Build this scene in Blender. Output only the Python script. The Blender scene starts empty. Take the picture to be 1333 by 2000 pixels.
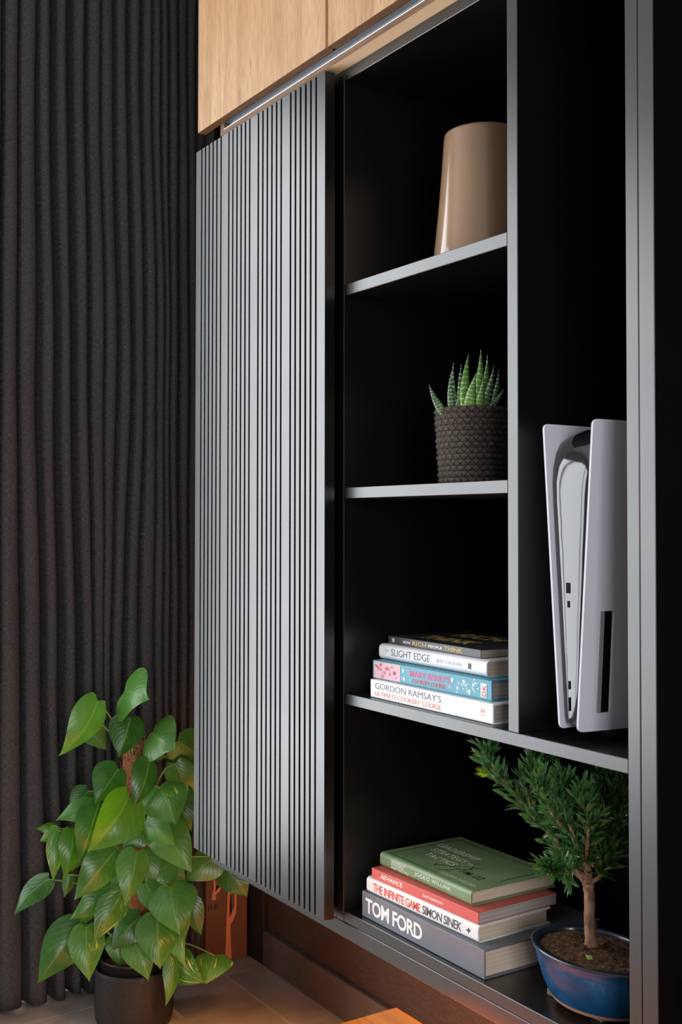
import bpy, bmesh, math, random
from mathutils import Vector, Matrix

# ------------------------------------------------------------------ camera
H = 1.108                      # camera height above the floor (metres)
scene = bpy.context.scene
COL = scene.collection
cam_data = bpy.data.cameras.new('camera')
cam = bpy.data.objects.new('camera', cam_data)
COL.objects.link(cam)
scene.camera = cam
YAW, PITCH, ROLL = 0.575195, 0.0231979, 0.00092854
_f = Vector((-math.cos(YAW) * math.cos(PITCH), math.sin(YAW) * math.cos(PITCH), math.sin(PITCH)))
_r0 = Vector((math.sin(YAW), math.cos(YAW), 0))
_u0 = _r0.cross(_f)
_r = _r0 * math.cos(ROLL) + _u0 * math.sin(ROLL)
_u = _u0 * math.cos(ROLL) - _r0 * math.sin(ROLL)
_m = Matrix((_r, _u, -_f)).transposed().to_4x4()
_m.translation = (0, 0, H)
cam.matrix_world = _m
cam_data.sensor_fit = 'VERTICAL'
cam_data.sensor_height = 36.0
cam_data.lens = 2191.85 * 36.0 / 2000.0
cam_data.shift_y = -28.33 / 2000.0
cam_data.clip_start = 0.02

# ------------------------------------------------------------------ world, daylight, exposure
world = bpy.data.worlds.new('sky')
scene.world = world
world.use_nodes = True
bg = world.node_tree.nodes['Background']
bg.inputs[0].default_value = (0.75, 0.85, 1.0, 1)
bg.inputs[1].default_value = 1.0
scene.view_settings.view_transform = 'Standard'
scene.view_settings.look = 'None'
scene.view_settings.gamma = 1.0
scene.view_settings.use_curve_mapping = False
scene.view_settings.exposure = 0.0


def area(name, loc, direction, sx, sy, power, color):
    d = bpy.data.lights.new(name, 'AREA')
    d.shape = 'RECTANGLE'
    d.size, d.size_y = sx, sy
    d.energy = power
    d.color = color
    o = bpy.data.objects.new(name, d)
    COL.objects.link(o)
    o.location = loc
    o.rotation_euler = Vector(direction).to_track_quat('-Z', 'Y').to_euler()
    return o


# daylight entering the big glazed window in the left wall and a second window across the room
area('daylight_window', (-2.90, -0.85, 1.25), (1, 0, 0), 3.2, 2.3, 118, (0.96, 0.98, 1.0))
area('daylight_far_window', (2.75, -0.9, 1.45), (-1, 0, 0), 1.8, 1.6, 105, (0.97, 0.98, 1.0))

# ------------------------------------------------------------------ helpers
WORLD = {}                     # object -> world position of its origin


def tag(o, label=None, cat=None, group=None, kind=None):
    if label: o['label'] = label
    if cat: o['category'] = cat
    if group: o['group'] = group
    if kind: o['kind'] = kind
    return o


def place(o, c, parent):
    c = Vector(c)
    WORLD[o] = c
    if parent is not None:
        o.parent = parent
        o.location = c - WORLD[parent]
    else:
        o.location = c
    return o


def thing(name, loc, label, cat, group=None):
    o = bpy.data.objects.new(name, None)
    COL.objects.link(o)
    o.empty_display_size = 0.05
    place(o, loc, None)
    return tag(o, label, cat, group)


def mesh_obj(name, verts, faces, mat, parent=None, smooth=False, uvs=None, origin=None):
    vs = [Vector(v) for v in verts]
    if origin is None:
        lo = Vector([min(v[i] for v in vs) for i in range(3)])
        hi = Vector([max(v[i] for v in vs) for i in range(3)])
        origin = (lo + hi) / 2
    origin = Vector(origin)
    me = bpy.data.meshes.new(name)
    me.from_pydata([v - origin for v in vs], [], faces)
    if uvs:
        uv = me.uv_layers.new(name='UVMap')
        for lp in me.loops:
            uv.data[lp.index].uv = uvs[lp.vertex_index]
    if smooth:
        me.polygons.foreach_set('use_smooth', [True] * len(me.polygons))
    me.materials.append(mat)
    me.update()
    o = bpy.data.objects.new(name, me)
    COL.objects.link(o)
    place(o, origin, parent)
    return o


def bm_obj(name, bm, mat, parent=None, smooth=False, recalc=True):
    if recalc:
        bmesh.ops.recalc_face_normals(bm, faces=bm.faces[:])
    bm.verts.ensure_lookup_table()
    vs = [v.co.copy() for v in bm.verts]
    bm.verts.index_update()
    fs = [[v.index for v in f.verts] for f in bm.faces]
    bm.free()
    return mesh_obj(name, vs, fs, mat, parent, smooth)


def bm_box(bm, x0, x1, y0, y1, z0, z1, bevel=0.0, seg=1):
    r = bmesh.ops.create_cube(bm, size=1.0)
    for v in r['verts']:
        v.co = Vector(((x0 + x1) / 2 + v.co.x * (x1 - x0), (y0 + y1) / 2 + v.co.y * (y1 - y0), (z0 + z1) / 2 + v.co.z * (z1 - z0)))
    if bevel > 0:
        es = list({e for v in r['verts'] for e in v.link_edges})
        bmesh.ops.bevel(bm, geom=es, offset=bevel, segments=seg, affect='EDGES', profile=0.5)


def box(name, x0, x1, y0, y1, z0, z1, mat, parent=None, bevel=0.0, seg=1):
    bm = bmesh.new()
    bm_box(bm, x0, x1, y0, y1, z0, z1, bevel, seg)
    return bm_obj(name, bm, mat, parent)


def share(src, name, c, parent):
    o = src.copy()
    o.name = name
    COL.objects.link(o)
    o.parent = None
    return place(o, c, parent)


def lathe(name, prof, n, center, mat, parent=None, sx=1.0, sy=1.0, smooth=True):
    """prof: list of (radius, z). UV u = angle, v = arc length."""
    verts, uvs, faces = [], [], []
    acc = 0
    for i, (r, z) in enumerate(prof):
        if i:
            acc += math.hypot(r - prof[i - 1][0], z - prof[i - 1][1])
        for k in range(n + 1):
            a = 2 * math.pi * k / n
            verts.append((center[0] + r * sx * math.cos(a), center[1] + r * sy * math.sin(a), center[2] + z))
            uvs.append((k / n, acc))
    for i in range(len(prof) - 1):
        for k in range(n):
            a = i * (n + 1) + k
            faces.append((a, a + 1, a + n + 2, a + n + 1))
    return mesh_obj(name, verts, faces, mat, parent, smooth, uvs)


def tube_geo(pts, rads, n=6, verts=None, faces=None):
    verts = [] if verts is None else verts
    faces = [] if faces is None else faces
    pts = [Vector(p) for p in pts]
    base = len(verts)
    up = Vector((0.31, 0.2, 0.93))
    for i, p in enumerate(pts):
        d = (pts[min(i + 1, len(pts) - 1)] - pts[max(i - 1, 0)]).normalized()
        a = d.cross(up)
        if a.length < 1e-3:
            a = d.cross(Vector((1, 0, 0)))
        a.normalize()
        b = d.cross(a)
        for k in range(n):
            t = 2 * math.pi * k / n
            verts.append(p + (a * math.cos(t) + b * math.sin(t)) * rads[i])
    for i in range(len(pts) - 1):
        for k in range(n):
            a0 = base + i * n + k
            a1 = base + i * n + (k + 1) % n
            faces.append((a0, a1, a1 + n, a0 + n))
    faces.append(tuple(base + k for k in range(n))[::-1])
    faces.append(tuple(base + (len(pts) - 1) * n + k for k in range(n)))
    return verts, faces


def smooth_path(pts, sub=4):
    pts = [Vector(p) for p in pts]
    out = []
    for i in range(len(pts) - 1):
        p0 = pts[max(i - 1, 0)]; p1 = pts[i]; p2 = pts[i + 1]; p3 = pts[min(i + 2, len(pts) - 1)]
        for s in range(sub):
            t = s / sub
            out.append(0.5 * ((2 * p1) + (p2 - p0) * t + (2 * p0 - 5 * p1 + 4 * p2 - p3) * t * t + (3 * p1 - p0 - 3 * p2 + p3) * t ** 3))
    out.append(pts[-1])
    return out


# ------------------------------------------------------------------ materials
def srgb(r, g, b):
    f = lambda c: ((c / 255) / 12.92) if c / 255 <= 0.04045 else (((c / 255) + 0.055) / 1.055) ** 2.4
    return (f(r), f(g), f(b), 1)


class NT:
    def __init__(self, name):
        self.m = bpy.data.materials.new(name)
        self.m.use_nodes = True
        self.t = self.m.node_tree
        self.b = self.t.nodes['Principled BSDF']
        self.out = self.t.nodes['Material Output']

    def n(self, kind, **kw):
        o = self.t.nodes.new(kind)
        for k, v in kw.items():
            if hasattr(o, k):
                setattr(o, k, v)
            else:
                o.inputs[k].default_value = v
        return o

    def l(self, a, b):
        self.t.links.new(a, b)

    def coords(self, scale=(1, 1, 1), kind='Object', rot=(0, 0, 0)):
        tc = self.n('ShaderNodeTexCoord')
        mp = self.n('ShaderNodeMapping')
        mp.inputs['Scale'].default_value = scale
        mp.inputs['Rotation'].default_value = rot
        self.l(tc.outputs[kind], mp.inputs['Vector'])
        return mp.outputs['Vector']

    def noise(self, vec, scale, detail=4, rough=0.55, dist=0.0):
        o = self.n('ShaderNodeTexNoise')
        o.inputs['Scale'].default_value = scale
        o.inputs['Detail'].default_value = detail
        o.inputs['Roughness'].default_value = rough
        o.inputs['Distortion'].default_value = dist
        if vec is not None:
            self.l(vec, o.inputs['Vector'])
        return o.outputs['Fac']

    def ramp(self, fac, stops):
        o = self.n('ShaderNodeValToRGB')
        cr = o.color_ramp
        while len(cr.elements) < len(stops):
            cr.elements.new(0.5)
        for e, (p, c) in zip(cr.elements, stops):
            e.position = p
            e.color = c if len(c) == 4 else (*c, 1)
        self.l(fac, o.inputs['Fac'])
        return o.outputs['Color']

    def math(self, op, a, b=None, clamp=False):
        o = self.n('ShaderNodeMath')
        o.operation = op
        o.use_clamp = clamp
        for i, v in enumerate((a, b)):
            if v is None: continue
            if isinstance(v, (int, float)): o.inputs[i].default_value = v
            else: self.l(v, o.inputs[i])
        return o.outputs[0]

    def mix(self, fac, a, b, mode='MIX'):
        o = self.n('ShaderNodeMix')
        o.data_type = 'RGBA'
        o.blend_type = mode
        for sock, v in ((o.inputs[0], fac), (o.inputs[6], a), (o.inputs[7], b)):
            if isinstance(v, (int, float)): sock.default_value = v
            elif isinstance(v, tuple): sock.default_value = v
            else: self.l(v, sock)
        return o.outputs[2]

    def bump(self, h, strength=0.2, dist=0.002):
        o = self.n('ShaderNodeBump')
        o.inputs['Strength'].default_value = strength
        o.inputs['Distance'].default_value = dist
        self.l(h, o.inputs['Height'])
        self.l(o.outputs['Normal'], self.b.inputs['Normal'])
        return o

    def base(self, v):
        if isinstance(v, tuple): self.b.inputs['Base Color'].default_value = v
        else: self.l(v, self.b.inputs['Base Color'])

    def set(self, rough=0.5, spec=0.5, metal=0.0, coat=0.0, coat_rough=0.05):
        self.b.inputs['Roughness'].default_value = rough
        self.b.inputs['Specular IOR Level'].default_value = spec
        self.b.inputs['Metallic'].default_value = metal
        self.b.inputs['Coat Weight'].default_value = coat
        self.b.inputs['Coat Roughness'].default_value = coat_rough
        return self


def plain(name, col, rough=0.5, spec=0.5, metal=0.0, coat=0.0, bump=None):
    k = NT(name)
    k.base(col)
    k.set(rough, spec, metal, coat)
    if bump:
        k.bump(k.noise(k.coords(), bump[0]), bump[1], bump[2] if len(bump) > 2 else 0.001)
    return k.m


MAT = {}


def make_materials():
    # satin charcoal paint on the cabinet boards
    k = NT('charcoal_paint')
    v = k.coords()
    sp = k.noise(v, 220, 2)
    k.base(k.ramp(sp, [(0.0, (0.0016, 0.0016, 0.0018)), (0.74, (0.0016, 0.0016, 0.0018)), (0.80, (0.03, 0.03, 0.031))]))
    k.set(0.30, 1.0)
    k.l(k.math('ADD', k.math('MULTIPLY', k.noise(v, 6, 3), 0.10), 0.27), k.b.inputs['Roughness'])
    k.bump(k.noise(k.coords((1, 1, 0.15)), 60, 3), 0.03, 0.001)
    MAT['paint'] = k.m
    MAT['groove'] = plain('groove_paint', (0.006, 0.006, 0.006, 1), 0.6, 0.3)
    # oak veneer, grain along Z (doors) or along X (edges, undersides)
    for nm, scl in (('oak', (9, 9, 0.55)), ('oak_x', (0.55, 9, 9))):
        k = NT(nm)
        v = k.coords(scl)
        g = k.noise(v, 3.2, 6, 0.62, 0.6)
        f = k.noise(k.coords(tuple(s * 7 for s in scl)), 6, 4, 0.6)
        c = k.ramp(g, [(0.25, srgb(182, 140, 99)), (0.5, srgb(214, 172, 128)), (0.75, srgb(230, 192, 150))])
        fl = k.ramp(f, [(0.3, srgb(176, 140, 104)), (0.5, (1, 1, 1)), (1, (1, 1, 1))])
        k.base(k.mix(1.0, k.mix(0.6, c, fl, 'MULTIPLY'), (0.80, 0.78, 0.76, 1), 'MULTIPLY'))
        k.set(0.5, 0.35)
        k.bump(f, 0.15, 0.0006)
        MAT[nm] = k.m
    MAT['oak_bounce_lit'] = plain('oak_underside_painted_lit', srgb(240, 214, 178), 0.6, 0.3, bump=(60, 0.1))  # same oak, lightened to paint in light bounced up from the floor
    k = NT('oak_edge')
    g = k.noise(k.coords((2, 60, 60)), 5, 5, 0.6)
    k.base(k.ramp(g, [(0.3, srgb(84, 58, 36)), (0.55, srgb(122, 88, 58)), (0.8, srgb(150, 112, 76))]))
    k.set(0.5, 0.35)
    MAT['oak_edge'] = k.m
    k = NT('brushed_aluminium')
    k.base((0.24, 0.25, 0.27, 1))
    k.set(0.36, 0.5, 1.0)
    k.bump(k.noise(k.coords((1, 120, 120)), 8, 3), 0.05, 0.0005)
    MAT['alu'] = k.m
    MAT['alu_lip'] = plain('polished_aluminium', (0.8, 0.8, 0.8, 1), 0.25, 0.5, 1.0, bump=(80, 0.02))
    # curtain
    k = NT('curtain_weave')
    a = k.noise(k.coords((1, 420, 60)), 2.0, 3, 0.7)
    b = k.noise(k.coords((1, 60, 420)), 2.0, 3, 0.7)
    w = k.math('MULTIPLY', k.math('ADD', a, b), 0.5)
    k.base(k.ramp(w, [(0.3, srgb(43, 43, 44)), (0.5, srgb(69, 68, 69)), (0.7, srgb(106, 105, 105))]))
    k.set(0.95, 0.1)
    k.b.inputs['Sheen Weight'].default_value = 0.0
    k.b.inputs['Sheen Roughness'].default_value = 0.5
    k.bump(w, 0.4, 0.001)
    MAT['curtain'] = k.m
    # floor tile, skirting, wall
    k = NT('floor_tile')
    v = k.coords()
    g = k.noise(v, 7, 6, 0.6, 0.8)
    k.base(k.ramp(g, [(0.25, srgb(128, 118, 110)), (0.5, srgb(154, 143, 135)), (0.8, srgb(170, 160, 152))]))
    k.set(0.42, 0.4)
    k.bump(k.noise(v, 60, 4), 0.05, 0.001)
    MAT['tile'] = k.m
    k = NT('skirting_tile')
    k.base(k.ramp(k.noise(k.coords(), 9, 5, 0.6, 0.6), [(0.25, srgb(74, 66, 62)), (0.75, srgb(98, 88, 82))]))
    k.set(0.5, 0.35)
    MAT['skirting'] = k.m
    MAT['grout'] = plain('grout', srgb(190, 172, 152), 0.9, 0.2, bump=(200, 0.2))
    k = NT('wall_board')
    g = k.noise(k.coords((22, 1, 420)), 1.6, 5, 0.75, 0.3)
    k.base(k.ramp(g, [(0.3, srgb(44, 34, 29)), (0.52, srgb(66, 52, 45)), (0.75, srgb(98, 80, 68))]))
    k.set(0.6, 0.3)
    k.bump(g, 0.3, 0.001)
    MAT['wallboard'] = k.m
    MAT['plaster'] = plain('pale_plaster', srgb(150, 150, 150), 0.9, 0.2, bump=(90, 0.1))
    MAT['ceiling'] = plain('ceiling_paint', srgb(186, 186, 186), 0.9, 0.2, bump=(90, 0.1))
    MAT['black_trim'] = plain('black_trim', (0.012, 0.012, 0.012, 1), 0.5, 0.4, bump=(60, 0.05))
    MAT['frame_metal'] = plain('window_frame_metal', (0.03, 0.03, 0.032, 1), 0.4, 0.5, bump=(60, 0.05))
    # orange wood table
    k = NT('honey_wood')
    g = k.noise(k.coords((1.2, 22, 22)), 4, 6, 0.65, 0.8)
    k.base(k.ramp(g, [(0.3, srgb(214, 108, 20)), (0.5, srgb(238, 132, 26)), (0.75, srgb(248, 152, 44))]))
    k.set(0.35, 0.5)
    MAT['honey'] = k.m
    # ceramics
    k = NT('tan_glaze')
    k.base(k.ramp(k.noise(k.coords(), 5, 3), [(0.3, srgb(150, 119, 92)), (0.7, srgb(162, 131, 103))]))
    k.set(0.16, 0.5, 0, 0.4, 0.08)
    MAT['vase'] = k.m
    k = NT('jute_rope')
    v = k.coords((1, 1, 1), 'UV')
    a = k.noise(k.coords(), 260, 3, 0.7)
    wv = k.n('ShaderNodeTexWave')
    wv.inputs['Scale'].default_value = 11
    wv.inputs['Distortion'].default_value = 6
    wv.inputs['Detail'].default_value = 3
    wv.inputs['Detail Scale'].default_value = 3
    k.l(k.coords((1, 3, 1), 'UV'), wv.inputs['Vector'])
    s3 = k.n('ShaderNodeSeparateXYZ'); k.l(v, s3.inputs[0])
    tri = k.math('MULTIPLY', k.math('ABSOLUTE', k.math('SUBTRACT', k.math('FRACT', k.math('MULTIPLY', s3.outputs['X'], 3.6)), 0.5)), 2.0)
    tv = k.math('MULTIPLY', k.math('ABSOLUTE', k.math('SUBTRACT', k.math('FRACT', k.math('MULTIPLY', s3.outputs['Y'], 2.0)), 0.5)), 2.0)
    dz = k.math('ABSOLUTE', k.math('SUBTRACT', tri, tv))
    thread = k.math('MULTIPLY', k.math('SUBTRACT', 0.26, dz, True), 5.0, True)
    h = k.math('SUBTRACT', k.math('ADD', k.math('MULTIPLY', wv.outputs['Fac'], 0.5), k.math('MULTIPLY', a, 0.6)), k.math('MULTIPLY', thread, 0.32), True)
    k.base(k.ramp(h, [(0.25, srgb(40, 35, 31)), (0.5, srgb(104, 94, 85)), (0.85, srgb(158, 146, 134))]))
    k.set(0.9, 0.2)
    k.bump(h, 0.8, 0.002)
    MAT['jute'] = k.m
    k = NT('blue_glaze')
    v = k.coords()
    g = k.noise(v, 26, 5, 0.7, 0.5)
    gd = k.n('ShaderNodeSeparateXYZ'); tc = k.n('ShaderNodeTexCoord'); k.l(tc.outputs['UV'], gd.inputs[0])
    edge = k.ramp(gd.outputs['Y'], [(0.0, (1, 1, 1)), (0.007, (1, 1, 1)), (0.013, (0, 0, 0))])
    cc = k.ramp(g, [(0.25, srgb(6, 44, 78)), (0.6, srgb(14, 78, 122)), (0.8, srgb(70, 112, 140))])
    k.base(cc)
    k.set(0.40, 0.2, 0, 0.0, 0.2)
    k.bump(k.noise(v, 120, 3), 0.1, 0.001)
    MAT['blue'] = k.m
    MAT['blue_rim'] = plain('worn_dark_rim_glaze', srgb(34, 40, 52), 0.25, 0.5, 0, 0.3, bump=(160, 0.3, 0.001))
    MAT['terracotta'] = plain('bare_clay', srgb(176, 122, 96), 0.8, 0.3, bump=(150, 0.3))
    MAT['clay_block'] = plain('grey_felt_foot', srgb(112, 104, 88), 0.9, 0.2, bump=(200, 0.3))
    k = NT('soil')
    g = k.noise(k.coords(), 130, 6, 0.75)
    k.base(k.ramp(g, [(0.3, srgb(34, 24, 17)), (0.5, srgb(86, 62, 44)), (0.72, srgb(150, 116, 84))]))
    k.set(0.95, 0.15)
    k.bump(g, 1.0, 0.004)
    MAT['soil'] = k.m
    k = NT('bark')
    g = k.noise(k.coords((1, 1, 0.35)), 170, 6, 0.7)
    k.base(k.ramp(g, [(0.3, srgb(84, 62, 48)), (0.5, srgb(140, 108, 84)), (0.75, srgb(182, 150, 122))]))
    k.set(0.9, 0.2)
    k.bump(g, 0.8, 0.002)
    MAT['bark'] = k.m
    k = NT('black_plastic_pot')
    tc = k.n('ShaderNodeTexCoord')
    s = k.n('ShaderNodeSeparateXYZ')
    k.l(tc.outputs['UV'], s.inputs[0])
    row = k.math('FLOOR', k.math('MULTIPLY', s.outputs['Y'], 190))
    uu = k.math('FRACT', k.math('ADD', k.math('MULTIPLY', s.outputs['X'], 100), k.math('MULTIPLY', row, 0.5)))
    vv = k.math('FRACT', k.math('MULTIPLY', s.outputs['Y'], 190))
    du = k.math('SUBTRACT', uu, 0.5); dv = k.math('SUBTRACT', vv, 0.5)
    d = k.math('SQRT', k.math('ADD', k.math('MULTIPLY', du, du), k.math('MULTIPLY', dv, dv)))
    hgt = k.math('SUBTRACT', 0.45, d, True)
    k.base((0.016, 0.014, 0.014, 1))
    k.set(0.5, 0.3)
    k.bump(hgt, 0.5, 0.003)
    MAT['dimple'] = k.m
    MAT['inner_pot'] = plain('black_nursery_pot', (0.010, 0.010, 0.011, 1), 0.35, 0.5, bump=(80, 0.05))
    k = NT('coir')
    g = k.noise(k.coords(), 90, 6, 0.75, 1.5)
    k.base(k.ramp(g, [(0.3, srgb(78, 46, 28)), (0.5, srgb(138, 90, 60)), (0.75, srgb(186, 134, 96))]))
    k.set(0.95, 0.1)
    k.bump(g, 1.0, 0.004)
    MAT['coir'] = k.m
    MAT['coir_strand'] = plain('coir_strand', srgb(176, 124, 86), 0.8, 0.2, bump=(300, 0.1))
    # leaves
    for nm in ('leaf', 'leaf_young', 'leaf_varieg'):
        k = NT(nm)
        tc = k.n('ShaderNodeTexCoord')
        s = k.n('ShaderNodeSeparateXYZ')
        k.l(tc.outputs['UV'], s.inputs[0])
        av = k.math('ABSOLUTE', k.math('SUBTRACT', s.outputs['X'], 0.5))        # 0 midrib .. 0.5 edge
        wob = k.noise(k.coords(), 30, 2)
        ph = k.math('ADD', k.math('SUBTRACT', k.math('MULTIPLY', s.outputs['Y'], 7.5), k.math('MULTIPLY', av, 6)), k.math('MULTIPLY', wob, 1.4))
        vein = k.math('POWER', k.math('ABSOLUTE', k.math('SINE', k.math('MULTIPLY', ph, 3.1416))), 0.5)
        rib = k.math('MULTIPLY', k.math('SUBTRACT', 0.035, av, True), 26, True)
        oi = k.n('ShaderNodeObjectInfo')
        blot = k.noise(k.coords((1, 1, 1)), 26, 3)
        if nm == 'leaf_young':
            c0, c1 = srgb(66, 118, 22), srgb(104, 150, 40)
        else:
            c0, c1 = srgb(38, 88, 26), srgb(100, 156, 68)
        f = k.math('ADD', k.math('MULTIPLY', oi.outputs['Random'], 0.7), k.math('MULTIPLY', k.math('SUBTRACT', blot, 0.35), 0.7), True)
        c = k.mix(f, c0, c1)
        c = k.mix(k.math('MULTIPLY', k.math('MULTIPLY', k.math('SUBTRACT', 1.0, vein), blot), 0.20), c, srgb(110, 160, 96))
        c = k.mix(k.math('MULTIPLY', rib, 0.5), c, srgb(140, 178, 100))
        if nm == 'leaf_varieg':
            mp = k.n('ShaderNodeMapping'); mp.inputs['Scale'].default_value = (7, 1.6, 1); mp.inputs['Rotation'].default_value = (0, 0, 0.25)
            k.l(tc.outputs['UV'], mp.inputs['Vector'])
            ad = k.n('ShaderNodeVectorMath'); ad.operation = 'ADD'
            cx = k.n('ShaderNodeCombineXYZ'); k.l(k.math('MULTIPLY', oi.outputs['Random'], 31.0), cx.inputs[0])
            k.l(mp.outputs[0], ad.inputs[0]); k.l(cx.outputs[0], ad.inputs[1])
            pt = k.noise(ad.outputs[0], 1.3, 4, 0.7, 0.6)
            msk = k.ramp(pt, [(0.60, (0, 0, 0)), (0.64, (1, 1, 1))])
            c = k.mix(msk, c, srgb(196, 196, 70))
        k.base(c)
        k.set(0.30, 0.55)
        k.bump(k.math('ADD', k.math('MULTIPLY', vein, 0.6), k.math('MULTIPLY', blot, 0.5)), 0.28, 0.0015)
        tr = k.n('ShaderNodeBsdfTranslucent')
        k.l(k.mix(1.0, c, (1.0, 1.25, 0.45, 1), 'MULTIPLY'), tr.inputs['Color'])
        mx = k.n('ShaderNodeMixShader')
        mx.inputs[0].default_value = 0.28
        k.l(k.b.outputs[0], mx.inputs[1]); k.l(tr.outputs[0], mx.inputs[2])
        k.l(mx.outputs[0], k.out.inputs['Surface'])
        MAT[nm] = k.m
    MAT['petiole'] = plain('green_stem', srgb(112, 140, 62), 0.5, 0.4, bump=(200, 0.1))
    for nm, a, b in (('needle', srgb(32, 70, 38), srgb(84, 130, 66)), ('needle_lime', srgb(150, 190, 30), srgb(196, 222, 60))):
        k = NT(nm)
        k.base(k.ramp(k.noise(k.coords(), 90, 2), [(0.3, a), (0.7, b)]))
        k.set(0.34, 0.5)
        tr = k.n('ShaderNodeBsdfTranslucent'); tr.inputs['Color'].default_value = b
        mx = k.n('ShaderNodeMixShader'); mx.inputs[0].default_value = 0.2
        k.l(k.b.outputs[0], mx.inputs[1]); k.l(tr.outputs[0], mx.inputs[2]); k.l(mx.outputs[0], k.out.inputs['Surface'])
        MAT[nm] = k.m
    for nm, b0, b1, b2 in (('aloe', srgb(92, 130, 48), srgb(64, 102, 52), srgb(52, 78, 62)), ('aloe_inner', srgb(138, 182, 46), srgb(104, 156, 46), srgb(82, 122, 62))):
        k = NT('banded_' + nm)
        tc = k.n('ShaderNodeTexCoord')
        s = k.n('ShaderNodeSeparateXYZ'); k.l(tc.outputs['UV'], s.inputs[0])
        nz = k.noise(k.coords(), 160, 3)
        ph = k.math('ADD', k.math('MULTIPLY', s.outputs['Y'], 11), k.math('MULTIPLY', nz, 1.3))
        band = k.ramp(k.math('FRACT', ph), [(0.0, (1, 1, 1)), (0.16, (1, 1, 1)), (0.24, (0, 0, 0))])
        dots = k.ramp(k.noise(k.coords(), 420, 2), [(0.38, (0, 0, 0)), (0.46, (1, 1, 1))])
        body = k.ramp(s.outputs['Y'], [(0.0, b0), (0.4, b1), (1.0, b2)])
        k.base(k.mix(k.math('MULTIPLY', k.math('MULTIPLY', band, dots), 0.75), body, srgb(226, 232, 214)))
        k.set(0.45, 0.4)
        MAT[nm] = k.m
    # console
    MAT['console_white'] = plain('matte_white_plastic', srgb(206, 206, 216), 0.5, 0.4, bump=(900, 0.05, 0.0004))
    k = NT('gloss_black')
    k.base((0.012, 0.012, 0.014, 1))
    k.set(0.08, 0.9, 0, 0.0, 0.03)
    k.bump(k.noise(k.coords((1, 1, 0.6)), 22, 2), 0.10, 0.004)
    MAT['gloss'] = k.m
    MAT['matte_black'] = plain('matte_black_plastic', (0.003, 0.003, 0.003, 1), 0.7, 0.1, bump=(200, 0.05))
    MAT['console_grey'] = plain('recess_grey_plastic', srgb(176, 172, 176), 0.55, 0.4, bump=(300, 0.05))
    # paper
    k = NT('page_edges')
    g = k.noise(k.coords((2, 2, 900)), 1.5, 3, 0.7)
    k.base(k.ramp(g, [(0.3, srgb(196, 176, 154)), (0.6, srgb(222, 204, 182))]))
    k.set(0.9, 0.1)
    k.bump(g, 0.25, 0.001)
    MAT['pages'] = k.m
    k = NT('grey_page_edges')
    g = k.noise(k.coords((2, 2, 900)), 1.5, 3, 0.7)
    k.base(k.ramp(g, [(0.3, srgb(142, 132, 126)), (0.6, srgb(190, 180, 172))]))
    k.set(0.9, 0.1)
    k.bump(g, 0.25, 0.001)
    MAT['pages_grey'] = k.m
    MAT['kraft'] = plain('brown_paper_bag', srgb(112, 78, 54), 0.75, 0.3, bump=(40, 0.1, 0.002))
    MAT['copper_print'] = plain('copper_print', srgb(214, 142, 100), 0.6, 0.4, bump=(90, 0.05))


def cover_mat(name, col, rough=0.45, col2=None, scale=30):
    k = NT(name)
    if col2:
        k.base(k.ramp(k.noise(k.coords(), scale, 4, 0.6), [(0.35, col), (0.7, col2)]))
    else:
        k.base(col)
    k.set(rough, 0.4)
    k.bump(k.noise(k.coords(), 300, 2), 0.04, 0.0005)
    return k.m


INK = {}


def ink(name, col, rough=0.5):
    if name not in INK:
        INK[name] = plain('ink_' + name, col, rough, 0.4)
    return INK[name]


make_materials()


# lettering: built-in font turned into flat faces, fitted to a width and height
def lettering(name, text, p, r, u, w, h, mat, parent, bold=0.0, shear=0.0, space=1.0, line=1.0, align='LEFT'):
    cu = bpy.data.curves.new('text', 'FONT')
    cu.body = text
    cu.size = 1.0
    cu.offset = bold
    cu.shear = shear
    cu.space_character = space
    cu.space_line = line
    cu.align_x = align
    cu.resolution_u = 3
    ob = bpy.data.objects.new('text', cu)
    COL.objects.link(ob)
    bpy.context.view_layer.update()
    dg = bpy.context.evaluated_depsgraph_get()
    me = bpy.data.meshes.new_from_object(ob.evaluated_get(dg))
    vs = [v.co.copy() for v in me.vertices]
    fs = [tuple(q.vertices) for q in me.polygons]
    bpy.data.objects.remove(ob)
    bpy.data.curves.remove(cu)
    bpy.data.meshes.remove(me)
    x0 = min(v.x for v in vs); x1 = max(v.x for v in vs)
    y0 = min(v.y for v in vs); y1 = max(v.y for v in vs)
    r, u, p = Vector(r), Vector(u), Vector(p)
    out = [p + r * ((v.x - x0) / (x1 - x0) * w) + u * ((v.y - y0) / (y1 - y0) * h) for v in vs]
    return mesh_obj(name, out, fs, mat, parent)


def poly(name, pts, mat, parent):
    return mesh_obj(name, pts, [tuple(range(len(pts)))], mat, parent)


# ------------------------------------------------------------------ the room
def Z(z):
    return z + H


def S(o, kind='structure'):
    o['kind'] = kind
    return o


WX0, WX1, WY0, WY1, WZ = -2.78, 2.6, -3.2, 1.395, 2.62
floor = S(box('floor', WX0 - 0.15, WX1 + 0.15, WY0 - 0.15, WY1 + 0.15, -0.08, -0.002, MAT['grout']))
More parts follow.
